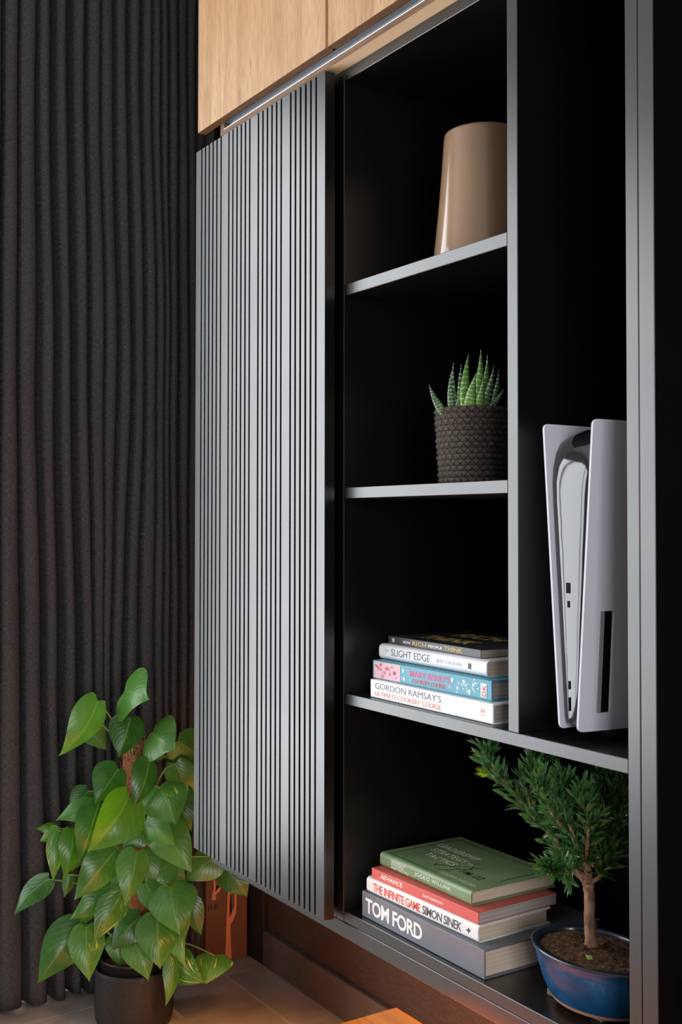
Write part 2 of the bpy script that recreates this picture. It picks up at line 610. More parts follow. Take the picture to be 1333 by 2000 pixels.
# porcelain tiles, laid 60 x 60 cm with pale joints
g = 0.0022
proto = None
xs = [-2.487 - 0.6 + 0.6 * i for i in range(8)]
ys = [1.275 - 0.6 + 0.6 * j for j in range(-6, 2)]
for i, x0 in enumerate(xs):
    for j, y0 in enumerate(ys):
        ax, bx_ = max(x0 + g, WX0), min(x0 + 0.6 - g, WX1)
        ay, by_ = max(y0 + g, WY0), min(y0 + 0.6 - g, WY1)
        if bx_ - ax < 0.02 or by_ - ay < 0.02:
            continue
        full = abs(bx_ - ax - 0.6 + 2 * g) < 1e-6 and abs(by_ - ay - 0.6 + 2 * g) < 1e-6
        if full and proto:
            share(proto, 'tile', ((ax + bx_) / 2, (ay + by_) / 2, -0.005), floor)
        else:
            t = box('tile', ax, bx_, ay, by_, -0.010, 0.0, MAT['tile'], floor, 0.0008)
            if full:
                proto = t
ceiling = S(box('ceiling', WX0 - 0.15, WX1 + 0.15, WY0 - 0.15, WY1 + 0.15, WZ, WZ + 0.1, MAT['ceiling']))
wall_back = S(box('wall_back', WX0, WX1, WY1, WY1 + 0.12, 0, WZ, MAT['wallboard']))
wall_front = S(box('wall_front', WX0, WX1, WY0 - 0.12, WY0, 0, WZ, MAT['plaster']))


def wall_with_opening(name, x0, x1, oy0, oy1, oz0, oz1, mat):
    bm = bmesh.new()
    bm_box(bm, x0, x1, WY0, oy0, 0, WZ)
    bm_box(bm, x0, x1, oy1, WY1, 0, WZ)
    bm_box(bm, x0, x1, oy0, oy1, oz1, WZ)
    if oz0 > 0.01:
        bm_box(bm, x0, x1, oy0, oy1, 0, oz0)
    return S(bm_obj(name, bm, mat))


wall_left = wall_with_opening('wall_left', WX0 - 0.1, WX0, -2.45, 0.72, 0.12, 2.38, MAT['plaster'])
wall_right = wall_with_opening('wall_right', WX1, WX1 + 0.1, -1.75, -0.05, 0.68, 2.22, MAT['plaster'])


def window(name, x0, x1, y0, y1, z0, z1, nmull):
    fr = S(box(name, x0, x1, y0, y0 + 0.05, z0, z1, MAT['frame_metal']))
    box('window_frame', x0, x1, y1 - 0.05, y1, z0, z1, MAT['frame_metal'], fr)
    box('window_frame', x0, x1, y0 + 0.05, y1 - 0.05, z0, z0 + 0.05, MAT['frame_metal'], fr)
    box('window_frame', x0, x1, y0 + 0.05, y1 - 0.05, z1 - 0.05, z1, MAT['frame_metal'], fr)
    for i in range(1, nmull + 1):
        yc = y0 + (y1 - y0) * i / (nmull + 1)
        box('mullion', x0, x1, yc - 0.025, yc + 0.025, z0 + 0.05, z1 - 0.05, MAT['frame_metal'], fr)
    return fr


window('window_1', WX0 - 0.07, WX0 - 0.02, -2.45, 0.72, 0.12, 2.38, 2)
window('window_2', WX1 + 0.02, WX1 + 0.07, -1.75, -0.05, 0.68, 2.22, 1)
# skirting of cut tile under the cabinet, and the black upright in the corner
bb = S(box('baseboard_back', -2.487, WX1, 1.38, WY1, 0.0, 0.086, MAT['skirting'], None, 0.002))
tr = S(box('trim_1', -2.78, -2.4885, 1.381, WY1, 0.0, WZ, MAT['black_trim'], None, 0.002))

# ------------------------------------------------------------------ charcoal shelving unit
PAINT = MAT['paint']
FR, BK = 1.0, 1.36             # front and back planes of the carcass
su = thing('shelving_unit', (-1.23, 1.18, Z(-0.644)),
           'open charcoal-painted shelving unit holding the books, vase, console and bonsai', 'shelving unit')
bv = 0.0008
box('side_panel', -1.554, -1.534, FR, BK, Z(-0.644), Z(0.747), PAINT, su, bv)
box('divider', -1.1338, -1.1131, FR, BK, Z(-0.275), Z(0.728), PAINT, su, bv)
box('side_panel', -0.9243, -0.9052, FR, BK, Z(-0.644), Z(0.747), PAINT, su, bv)
box('shelf', -1.5335, -1.1345, FR + 0.0006, BK, Z(0.3725), Z(0.3915), PAINT, su, bv)
box('shelf', -1.5335, -1.1345, FR + 0.0006, BK, Z(0.0405), Z(0.0588), PAINT, su, bv)
box('shelf', -1.5335, -0.9247, FR + 0.0006, BK, Z(-0.2930), Z(-0.2752), PAINT, su, bv)
box('top_panel', -1.5335, -0.9247, FR + 0.0006, BK, Z(0.728), Z(0.7465), PAINT, su, bv)
box('bottom_panel', -1.5335, -0.9247, FR + 0.0006, BK, Z(-0.6438), Z(-0.626), PAINT, su, bv)
box('back_panel', -1.5335, -0.9247, BK, BK + 0.012, Z(-0.644), Z(0.747), MAT['matte_black'], su)

# neighbour bay on the right: only its edge and dark inside show
mu = thing('media_bay', (-0.1, 1.18, Z(-0.644)),
           'charcoal end board and black recess at the right edge beside the shelving', 'cabinet')
box('side_panel', -0.9043, -0.8812, FR, BK, Z(-0.644), Z(0.747), PAINT, mu, bv)
box('side_panel', 0.70, 0.72, FR, BK, Z(-0.644), Z(0.747), PAINT, mu, bv)
box('top_panel', -0.8810, 0.6998, FR, BK, Z(0.728), Z(0.7465), PAINT, mu, bv)
box('bottom_panel', -0.8810, 0.6998, FR, BK, Z(-0.6438), Z(-0.626), PAINT, mu, bv)
box('back_panel', -0.8810, 0.6998, BK, BK + 0.012, Z(-0.6438), Z(0.7465), MAT['matte_black'], mu)

# closed bay on the left with the slatted sliding door
cu_ = thing('sliding_door_cabinet', (-1.78, 1.18, Z(-0.644)),
            'closed charcoal cabinet with a grooved vertical-slat sliding door', 'cabinet')
box('side_panel', -2.01, -1.99, FR, BK, Z(-0.6438), Z(0.7465), PAINT, cu_, bv)
box('top_panel', -1.9898, -1.5545, FR, BK, Z(0.728), Z(0.7465), PAINT, cu_, bv)
box('bottom_panel', -1.9898, -1.5545, FR, BK, Z(-0.6438), Z(-0.626), PAINT, cu_, bv)
box('back_panel', -1.9898, -1.5545, BK, BK + 0.012, Z(-0.6438), Z(0.7465), PAINT, cu_)
DY = 0.970
door = box('door', -2.0305, -1.5450, DY + 0.0065, DY + 0.0190, Z(-0.6405), Z(0.743), MAT['paint'], cu_)
GR = [-2.0051, -1.9886, -1.972, -1.9551, -1.9384, -1.9209, -1.8879, -1.8717, -1.855, -1.8383, -1.8216, -1.805,
      -1.7721, -1.7553, -1.7388, -1.7222, -1.7057, -1.6891, -1.6566, -1.6402, -1.6235, -1.6066, -1.5899, -1.5735]
gh = 0.0024
edges = [(-2.0305, GR[0] - gh)] + [(GR[i] + gh, GR[i + 1] - gh) for i in range(23)] + [(GR[23] + gh, -1.5450)]
narrow = None
for a, b in edges:
    n = abs((b - a) - (0.0166 - 2 * gh)) < 0.0008
    if n and narrow:
        share(narrow, 'slat', ((a + b) / 2, DY + 0.00375, Z(0.05125)), door)
    else:
        if n:
            c = (a + b) / 2
            a, b = c - (0.0166 - 2 * gh) / 2, c + (0.0166 - 2 * gh) / 2
        s_ = box('slat', a, b, DY, DY + 0.0075, Z(-0.6405), Z(0.743), PAINT, door, 0.0006)
        if n:
            narrow = s_

# long board carrying the units
pl = tag(box('support_board', -2.012, 0.72, FR, BK, Z(-0.6690), Z(-0.6442), PAINT, None, bv),
         'long charcoal board along the underside of the floating cabinets', 'board')

# ------------------------------------------------------------------ oak wall cabinets above
WT = 1.45                       # carcass top (relative to the camera), above the frame


def wall_cabinet(x0, x1, door_x0, door_x1, label, left_end, right_end):
    t = thing('wall_cabinet', ((x0 + x1) / 2, 1.17, Z(0.747)), label, 'cabinet', 'oak wall cabinets')
    box('bottom_panel', x0 + left_end, x1 - right_end, 0.975, BK, Z(0.7470), Z(0.7562), MAT['oak_bounce_lit'], t)
    box('side_panel', x0, x0 + 0.016, 0.9746 if left_end else 0.989, BK, Z(0.7470 if left_end else 0.757), Z(WT), MAT['oak_edge'], t)
    box('side_panel', x1 - 0.016, x1, 0.989, BK, Z(0.757), Z(WT), MAT['oak_edge'], t)
    box('edge_band', x0 + left_end, x1 - right_end, 0.9746, 0.9750, Z(0.7470), Z(0.7562), MAT['oak_edge'], t)
    box('top_panel', x0 + 0.0165, x1 - 0.0165, 0.975, BK, Z(WT - 0.016), Z(WT), MAT['oak'], t)
    box('back_panel', x0 + 0.0165, x1 - 0.0165, BK, BK + 0.008, Z(0.757), Z(WT), MAT['oak'], t)
    d = box('door', door_x0, door_x1, 0.9582, 0.9742, Z(0.7705), Z(WT), MAT['oak'], t, 0.0004)
    box('edge_band', door_x0 + 0.0004, door_x1 - 0.0004, 0.9583, 0.9741, Z(0.7697), Z(0.7705), MAT['oak_edge'], d)
    return t


wall_cabinet(-1.933, -1.523, -1.9985, -1.5262, 'oak wall cabinet at the curtain end, above the slatted door', 0.016, 0.0)
wall_cabinet(-1.5225, -0.90, -1.5186, -0.8985, 'oak wall cabinet above the open shelves, right of the door gap', 0.0, 0.0)
# curved aluminium grip profile running under the oak doors
pf = []
for i in range(9):
    a = math.pi / 2 * i / 8
    pf.append((0.9748 + 0.006 * (1 - math.sin(a)) * 0 + 0.010 * math.sin(math.pi * i / 8) * 0.9, 0.7568 + 0.0128 * i / 8))
verts, faces = [], []
for x in (-1.9168, -0.8985):
    for (y, z) in pf: verts.append((x, y, Z(z)))
    for (y, z) in pf[::-1]: verts.append((x, y + 0.0012, Z(z)))
nn = len(pf) * 2
for k_ in range(nn):
    faces.append((k_, (k_ + 1) % nn, nn + (k_ + 1) % nn, nn + k_))
faces.append(tuple(range(nn))[::-1]); faces.append(tuple(range(nn, 2 * nn)))
hp = thing('grip_profile', (-1.1, 0.975, Z(0.757)), 'curved aluminium grip profile under the oak cabinet doors', 'rail')
mesh_obj('channel', verts, faces, MAT['alu'], hp)
box('lip', -1.9168, -0.8985, 0.9735, 0.9755, Z(0.7562), Z(0.7574), MAT['alu_lip'], hp, 0.0005, 2)

# unseen warm strip, added under the cabinets to tint the floor and wall orange
ls = thing('added_light_strip', (-1.05, 1.04, Z(-0.676)), 'added warm light strip, unseen beneath the floating cabinets', 'added lamp')
box('added_strip_housing', -1.91, -0.19, 1.03, 1.05, Z(-0.676), Z(-0.669), MAT['console_white'], ls)
lo = area('added_strip_glow', (-1.05, 1.04, Z(-0.6785)), (0, -0.25, -1), 1.7, 0.012, 50, (1.0, 0.45, 0.11))
lo.data.spread = math.radians(125)

# ------------------------------------------------------------------ curtain
def build_curtain():
    rows = {
        1.45: [.754, .795, .832, .872, .916, .955, .985, 1.024, 1.059, 1.094, 1.118, 1.139, 1.164, 1.19, 1.213],
        1.10: [.754, .795, .832, .872, .916, .955, .985, 1.024, 1.059, 1.094, 1.118, 1.139, 1.164, 1.19, 1.213],
        0.37: [.758, .799, .85, .89, .932, .972, 1.002, 1.042, 1.077, 1.109, 1.134, 1.15, 1.165, 1.197, 1.22],
        -0.33: [.76, .819, .862, .906, .952, .982, .997, 1.024, 1.06, 1.105, 1.135, 1.154, 1.175, 1.201, 1.223],
        -1.10: [.76, .838, .888, .924, .962, .993, 1.015, 1.038, 1.067, 1.109, 1.139, 1.158, 1.178, 1.205, 1.227]}
    keys = sorted(rows, reverse=True)
    rnd = random.Random(4)
    pre = [0.648, 0.684, 0.72]
    amp_t = [rnd.uniform(0.75, 1.1) for _ in range(30)]
    amp_b = [rnd.uniform(0.7, 1.15) for _ in range(30)]
    for i in (5, 8, 9): amp_b[i + 3] = 0.55
    for i in (6, 7, 10): amp_b[i + 3] = 0.8
    wid_t = [rnd.uniform(0.54, 0.86) for _ in range(30)]
    wid_b = [rnd.uniform(0.50, 0.90) for _ in range(30)]
    nz, ny = 64, 620
    verts, faces, uvs = [], [], []
    ztop, zbot = 1.45, -1.100
    for a in range(nz + 1):
        z = ztop + (zbot - ztop) * a / nz
        for q in range(len(keys) - 1):
            if z <= keys[q] and z >= keys[q + 1] - 1e-6:
                break
        f = (keys[q] - z) / (keys[q] - keys[q + 1])
        f = f * f * (3 - 2 * f)
        cs = pre + [p + (r - p) * f for p, r in zip(rows[keys[q]], rows[keys[q + 1]])] + [1.240]
        fz = a / nz
        for b in range(ny + 1):
            y = 0.640 + (1.250 - 0.640) * b / ny
            k_ = 0
            while k_ < len(cs) - 2 and y > cs[k_ + 1]: k_ += 1
            if y < cs[0]: ph = (y - cs[0]) / 0.034
            else: ph = k_ + (y - cs[k_]) / (cs[k_ + 1] - cs[k_])
            near = int(math.floor(ph + 0.5))
            d = min(1.0, 2 * abs(ph - near))
            ni = max(0, min(len(cs) - 1, near))
            am = (amp_t[ni] * (1 - fz) + amp_b[ni] * fz)
            wl = (cs[min(ni + 1, len(cs) - 1)] - cs[max(ni - 1, 0)]) / 2
            wf = (wid_t[ni] * (1 - fz) + wid_b[ni] * fz)
            A = min(0.016, wl * 0.34) * am
            if d < wf:
                q_ = d / wf
                x = -2.568 + A * (1 - q_ ** 2.0) ** 0.6
            else:
                q_ = (d - wf) / (1.0001 - wf)
                x = -2.568 - 0.045 * math.sin(q_ * math.pi / 2) ** 0.8
            x += 0.004 * math.sin(3.1 * z + 5 * y) + 0.0025 * math.sin(11 * z + 40 * y)
            zz = Z(z)
            if a == nz: zz += -0.0015 + 0.004 * math.sin(near * 2.3)
            verts.append((x, y, zz)); uvs.append((y, z))
    for a in range(nz):
        for b in range(ny):
            i = a * (ny + 1) + b
            faces.append((i, i + ny + 1, i + ny + 2, i + 1))
    t = thing('curtain', (-2.60, 0.9, 0.01), 'floor-length dark charcoal curtain hanging in deep pleats at the left', 'curtain')
    o = mesh_obj('drape', verts, faces, MAT['curtain'], t, True, uvs)
    sm = o.modifiers.new('thickness', 'SOLIDIFY'); sm.thickness = 0.0015; sm.offset = 0
    vs, fs = tube_geo([(-2.60, 0.60, Z(1.47)), (-2.60, 1.28, Z(1.47))], [0.012, 0.012], 12)
    mesh_obj('curtain_rail', vs, fs, MAT['frame_metal'], t, True)


build_curtain()

# ------------------------------------------------------------------ climbing plant on a coir pole
LEAVES = [
    ([-2.3298, 0.9455, 0.7394], [-2.2349, 0.9634, 0.7338], 0.113, -8, 0.1, 0.12, 0),
    ([-2.334, 0.8845, 0.7223], [-2.3436, 0.8009, 0.6129], 0.0643, -35, 0.12, 0.25, 0),
    ([-2.4353, 0.896, 0.6689], [-2.4307, 0.9431, 0.5955], 0.0608, 10, 0.05, 0.1, 0),
    ([-2.3245, 0.9562, 0.6808], [-2.3123, 0.9232, 0.5995], 0.0718, -10, 0.06, 0.2, 0),
    ([-2.2795, 0.99, 0.6513], [-2.1965, 1.0088, 0.627], 0.0986, 5, 0.12, 0.18, 0),
    ([-2.3234, 1.0709, 0.6167], [-2.34, 1.1395, 0.5622], 0.0792, 0, 0.05, 0.15, 0),
    ([-2.3051, 0.9896, 0.5986], [-2.2511, 1.0175, 0.6027], 0.0196, 30, 0.05, 0.2, 0),
    ([-2.3218, 0.928, 0.5731], [-2.3039, 0.8665, 0.5101], 0.0709, -15, 0.1, 0.3, 0),
    ([-2.2662, 0.9762, 0.5948], [-2.2497, 0.9319, 0.5042], 0.0534, -25, 0.08, 0.22, 0),
    ([-2.2548, 0.9961, 0.5389], [-2.1729, 0.9964, 0.4759], 0.0997, 0, 0.12, 0.22, 2),
    ([-2.3872, 0.8848, 0.5182], [-2.3923, 0.8421, 0.4732], 0.0481, -20, 0.06, 0.2, 0),
    ([-2.3566, 0.8964, 0.4881], [-2.378, 0.8092, 0.4681], 0.0542, 20, 0.1, 0.25, 0),
    ([-2.3181, 0.8817, 0.5025], [-2.3132, 0.8389, 0.3881], 0.0597, -25, 0.1, 0.2, 0),
    ([-2.2643, 0.9269, 0.5237], [-2.2644, 0.8392, 0.4227], 0.0905, -20, 0.16, -0.3, 1),
    ([-2.4255, 0.8291, 0.4359], [-2.4414, 0.7861, 0.4386], 0.0272, 30, 0.1, 0.4, 1),
    ([-2.4158, 0.8258, 0.4343], [-2.4377, 0.793, 0.4111], 0.0328, 0, 0.1, 0.3, 1),
    ([-2.4119, 0.8321, 0.4286], [-2.3943, 0.8081, 0.3331], 0.0413, -20, 0.08, 0.25, 2),
    ([-2.378, 0.8471, 0.4398], [-2.3617, 0.8212, 0.3421], 0.0496, -15, 0.1, 0.2, 1),
    ([-2.374, 0.8729, 0.4131], [-2.3716, 0.8423, 0.3518], 0.0412, -20, 0.08, 0.2, 0),
    ([-2.291, 0.9091, 0.4069], [-2.301, 0.8241, 0.3144], 0.072, -20, 0.1, 0.25, 0),
    ([-2.2556, 0.9453, 0.4081], [-2.2341, 0.9092, 0.3086], 0.0633, -15, 0.08, 0.28, 0),
    ([-2.2903, 0.9817, 0.453], [-2.2919, 0.9261, 0.4074], 0.0583, 10, 0.08, 0.2, 0),
    ([-2.2844, 1.0096, 0.4481], [-2.202, 1.0484, 0.3601], 0.082, 15, 0.1, 0.22, 0),
    ([-2.2902, 0.9816, 0.4616], [-2.2103, 1.0147, 0.421], 0.0559, 15, 0.08, 0.2, 0),
    ([-2.4285, 0.8107, 0.3279], [-2.4717, 0.7475, 0.2482], 0.046, 25, 0.06, 0.15, 0),
    ([-2.4131, 0.8526, 0.3349], [-2.411, 0.8395, 0.2877], 0.0263, -10, 0.05, 0.2, 0),
    ([-2.339, 0.9125, 0.317], [-2.3461, 0.8304, 0.2599], 0.0538, -10, 0.08, 0.2, 0),
    ([-2.2866, 0.92, 0.31], [-2.2901, 0.8631, 0.2242], 0.0594, -15, 0.08, 0.2, 2),
    ([-2.3736, 0.8626, 0.2358], [-2.3863, 0.7742, 0.1232], 0.0861, -10, 0.1, 0.25, 0),
    ([-2.3472, 0.8665, 0.2365], [-2.3067, 0.8597, 0.1353], 0.0705, -10, 0.08, 0.15, 2),
    ([-2.3114, 0.9764, 0.2498], [-2.3177, 0.9141, 0.1884], 0.0672, 10, 0.08, 0.2, 0),
    ([-2.3905, 0.8904, 0.2646], [-2.3912, 0.8726, 0.2256], 0.0395, 0, 0.06, 0.2, 1),
    ([-2.246, 1.0188, 0.3236], [-2.1809, 1.0126, 0.2407], 0.0957, 5, 0.12, 0.22, 0),
    ([-2.2933, 0.9827, 0.3241], [-2.2527, 0.9929, 0.26], 0.0496, 0, 0.08, 0.2, 0),
    ([-2.2344, 0.9839, 0.2696], [-2.187, 0.969, 0.1772], 0.0863, -10, 0.1, 0.15, 0),
    ([-2.3109, 0.9607, 0.2034], [-2.2662, 0.9777, 0.1262], 0.0647, 0, 0.08, 0.15, 0),
    ([-2.2366, 1.0214, 0.1726], [-2.2194, 0.9965, 0.0851], 0.0341, -25, 0.06, 0.3, 0),
    ([-2.2759, 1.0313, 0.2442], [-2.2214, 1.0458, 0.1503], 0.0454, 20, 0.08, 0.25, 2),
    ([-2.2616, 1.0385, 0.1609], [-2.1811, 1.0721, 0.1294], 0.0602, 20, 0.12, 0.15, 2),
    ([-2.2245, 1.1139, 0.165], [-2.1907, 1.0759, 0.1236], 0.0734, 20, 0.1, 0.1, 2),
    ([-2.2905, 1.1511, 0.3569], [-2.3123, 1.0828, 0.3061], 0.0673, 10, 0.08, 0.15, 0),
    ([-2.2878, 1.175, 0.3246], [-2.2543, 1.2109, 0.2647], 0.0677, 5, 0.08, 0.15, 0),
    ([-2.3019, 1.0415, 0.3571], [-2.3059, 0.9821, 0.3152], 0.0614, 10, 0.08, 0.15, 0),
    ([-2.3275, 1.0666, 0.5683], [-2.3269, 1.1086, 0.4691], 0.063, 10, 0.08, 0.15, 0),
    ([-2.3149, 1.0989, 0.2657], [-2.2935, 1.117, 0.1843], 0.0447, 10, 0.08, 0.15, 0),
    ([-2.3623, 0.968, 0.3266], [-2.3543, 0.9465, 0.2581], 0.0662, 10, 0.08, 0.15, 0),
    ([-2.3186, 1.0347, 0.3443], [-2.3026, 1.0808, 0.2746], 0.0666, 10, 0.08, 0.15, 0),
    ([-2.3146, 1.0707, 0.5079], [-2.2833, 1.0857, 0.4241], 0.0578, 10, 0.08, 0.15, 0),
    ([-2.38, 0.9559, 0.4034], [-2.372, 0.9345, 0.3297], 0.0665, 5, 0.08, 0.15, 0),
    ([-2.3595, 0.9769, 0.2203], [-2.3373, 0.9588, 0.1522], 0.0661, 5, 0.08, 0.15, 0),
    ([-2.3958, 0.9158, 0.3398], [-2.3924, 0.8874, 0.2668], 0.0618, 0, 0.08, 0.15, 0),
    ([-2.3074, 1.0485, 0.4241], [-2.3086, 1.0688, 0.3369], 0.0577, 10, 0.08, 0.15, 0),
    ([-2.2965, 1.0539, 0.2636], [-2.2843, 1.0584, 0.166], 0.0572, 5, 0.08, 0.15, 2),
    ([-2.3598, 0.9289, 0.4734], [-2.3566, 0.9006, 0.3913], 0.0613, 0, 0.08, 0.15, 0),
    ([-2.3184, 0.9964, 0.39], [-2.2915, 1.0039, 0.3217], 0.0569, 5, 0.08, 0.15, 0),
    ([-2.3554, 0.9473, 0.201], [-2.3377, 0.9405, 0.1386], 0.0525, -5, 0.08, 0.15, 0),
    ([-2.3412, 1.0828, 0.555], [-2.3324, 1.116, 0.5256], 0.0543, 0, 0.08, 0.15, 0),
]
BONSAI = [
    [[-1.0592, 1.0781, 0.5525, 0.0085], [-1.0604, 1.0748, 0.5899, 0.0072], [-1.06, 1.0737, 0.6265, 0.007], [-1.0608, 1.0719, 0.6419, 0.0075]],
    [[-1.0608, 1.0719, 0.6419, 0.0065], [-1.0697, 1.0633, 0.6523, 0.0048], [-1.0775, 1.06, 0.6607, 0.004], [-1.0963, 1.0481, 0.6914, 0.003], [-1.1273, 1.0359, 0.72, 0.0025], [-1.1568, 1.026, 0.746, 0.002], [-1.1849, 1.0186, 0.7672, 0.0015], [-1.1961, 1.019, 0.7848, 0.001]],
    [[-1.0605, 1.0724, 0.6405, 0.006], [-1.0615, 1.0699, 0.6632, 0.0055], [-1.0608, 1.0473, 0.6999, 0.003], [-1.0663, 1.0375, 0.733, 0.002], [-1.0676, 1.0343, 0.7594, 0.001]],
    [[-1.0586, 1.0752, 0.6419, 0.004], [-1.0473, 1.0795, 0.6507, 0.0028], [-1.0388, 1.0828, 0.6669, 0.002], [-1.0316, 1.0923, 0.7, 0.002], [-1.0328, 1.107, 0.7438, 0.0015], [-1.0298, 1.1106, 0.7704, 0.001]],
    [[-1.0615, 1.0699, 0.6632, 0.004], [-1.0633, 1.0897, 0.6929, 0.003], [-1.0626, 1.0986, 0.7252, 0.002], [-1.062, 1.1076, 0.7544, 0.001]],
    [[-1.1273, 1.0359, 0.72, 0.0022], [-1.1286, 1.0327, 0.7474, 0.002], [-1.1282, 1.0416, 0.7702, 0.0015], [-1.1274, 1.0511, 0.7877, 0.001]],
    [[-1.0754, 1.0618, 0.6943, 0.002], [-1.0693, 1.0356, 0.6668, 0.0018], [-1.0671, 1.0208, 0.6633, 0.001]],
    [[-1.0622, 1.0836, 0.6608, 0.004], [-1.0705, 1.1256, 0.6722, 0.003], [-1.069, 1.1634, 0.7011, 0.002], [-1.066, 1.1853, 0.7263, 0.001]],
    [[-1.0681, 1.0546, 0.6971, 0.002], [-1.0679, 1.0165, 0.7355, 0.002], [-1.0737, 1.0062, 0.7651, 0.001]],
    [[-1.0525, 1.0609, 0.6801, 0.003], [-1.036, 1.0481, 0.7186, 0.002], [-1.0379, 1.0438, 0.7479, 0.001]],
]
LIME_TIP = [-1.1638, 0.9995, 0.7699, -1.1723, 0.9861, 0.7748]
ALOE = [
    ([-1.3308, 1.0478, 1.2735], [-1.3346, 1.0217, 1.3169], 0.0131),
    ([-1.345, 1.0808, 1.278], [-1.3604, 1.0903, 1.3602], 0.0133),
    ([-1.331, 1.0657, 1.2745], [-1.3241, 1.0554, 1.3352], 0.0124),
    ([-1.3541, 1.1034, 1.28], [-1.3695, 1.113, 1.3607], 0.0119),
    ([-1.3433, 1.1017, 1.279], [-1.3476, 1.1095, 1.3721], 0.0189),
    ([-1.33, 1.1039, 1.2781], [-1.3294, 1.1189, 1.3785], 0.0188),
    ([-1.333, 1.1176, 1.2791], [-1.3393, 1.1407, 1.3736], 0.0158),
    ([-1.3155, 1.108, 1.2755], [-1.3035, 1.1233, 1.3512], 0.0156),
    ([-1.304, 1.1073, 1.2745], [-1.2805, 1.1236, 1.3121], 0.0132),
    ([-1.3021, 1.0738, 1.2695], [-1.2877, 1.0748, 1.3325], 0.0199),
    ([-1.3117, 1.059, 1.271], [-1.3021, 1.0542, 1.299], 0.01),
    ([-1.3125, 1.0944, 1.2714], [-1.3051, 1.1033, 1.3311], 0.0155),
    ([-1.338, 1.1466, 1.281], [-1.3454, 1.1689, 1.3525], 0.0144),
]
BAG_TREES = [[[1.3108, -1.0988], [1.33, -1.1028], [1.3277, -1.0729], [1.326, -1.0168], [1.3348, -1.0053], [1.3415, -0.9901], [1.3436, -0.9642], [1.342, -0.9211], [1.3368, -0.9201], [1.337, -0.9728], [1.3288, -0.9878], [1.324, -0.9974], [1.3235, -0.9605], [1.3287, -0.9418], [1.3264, -0.9183], [1.3182, -0.9169], [1.3169, -0.9724], [1.3142, -1.0211], [1.3129, -1.0699]], [[1.3145, -0.9163], [1.323, -0.9178], [1.3118, -0.8863], [1.3025, -0.8668], [1.297, -0.8659], [1.3063, -0.8887]], [[1.3082, -0.8988], [1.31, -0.8926], [1.2952, -0.877], [1.2908, -0.8697], [1.2893, -0.8714], [1.2971, -0.8855]], [[1.3007, -0.8714], [1.3081, -0.8677], [1.3061, -0.8395], [1.3017, -0.8388]], [[1.2728, -0.9448], [1.2852, -0.9471], [1.2837, -0.9338], [1.2936, -0.9283], [1.2998, -0.917], [1.3005, -0.904], [1.2968, -0.9034], [1.2946, -0.9161], [1.2837, -0.9253], [1.2851, -0.9112], [1.2821, -0.8879], [1.277, -0.887], [1.2778, -0.9132], [1.2757, -0.9323]]]
BAG_TEXT = [1.2635, -0.9707, 1.2911, -0.9579]


HW = [(0.0, .56), (.05, .76), (.1, .88), (.2, .99), (.3, 1.0), (.42, .92), (.55, .76), (.68, .55), (.8, .34), (.9, .15), (.96, .055), (1.0, 0.004)]


def half_width(u):
    for (a, x), (b, y) in zip(HW, HW[1:]):
        if u <= b:
            return x + (y - x) * (u - a) / (b - a)
    return 0


def leaf_geo(B, T, W, roll, curve, fold, rnd, view):
    B, T = Vector(B), Vector(T)
    L = (T - B).length
    ey = (T - B).normalized()
    n = -view
    n = (n - ey * n.dot(ey)).normalized()
    n = Matrix.Rotation(math.radians(roll), 3, ey) @ n
    ex = ey.cross(n)
    hw = 1.12 * W / 2 / max(0.5, math.cos(math.radians(roll)))
    us = [0, .05, .12, .2, .3, .4, .5, .6, .7, .8, .88, .95, 1.0]
    vs_ = [-1, -.8, -.55, -.28, 0, .28, .55, .8, 1]
    asym = rnd.uniform(-.05, .05)
    wav = rnd.uniform(0, 6.28)
    bend = rnd.uniform(-.05, .05)
    verts, uvs, faces = [], [], []
    for u in us:
        for v in vs_:
            w = half_width(u) * hw
            lobe = -0.20 * L * min(1, hw * 2 / L) * (abs(v) ** 0.8) * (1 - 0.55 * abs(v) ** 4) * (1 - u) ** 5
            x = v * w * (1 + asym * (1 if v > 0 else -1)) + bend * L * math.sin(math.pi * u)
            h = 5.2 * curve * L * u * (1 - u) - 1.45 * fold * abs(v) ** 1.3 * w + 0.075 * hw * math.sin(7 * u + wav + (1.5 if v > 0 else 0)) * abs(v) ** 2
            verts.append(B + ey * (u * L + lobe) + ex * x + n * h)
            uvs.append(((v + 1) / 2, u))
    m = len(vs_)
    for i in range(len(us) - 1):
        for k_ in range(m - 1):
            a = i * m + k_
            faces.append((a, a + 1, a + m + 1, a + m))
    return verts, faces, uvs


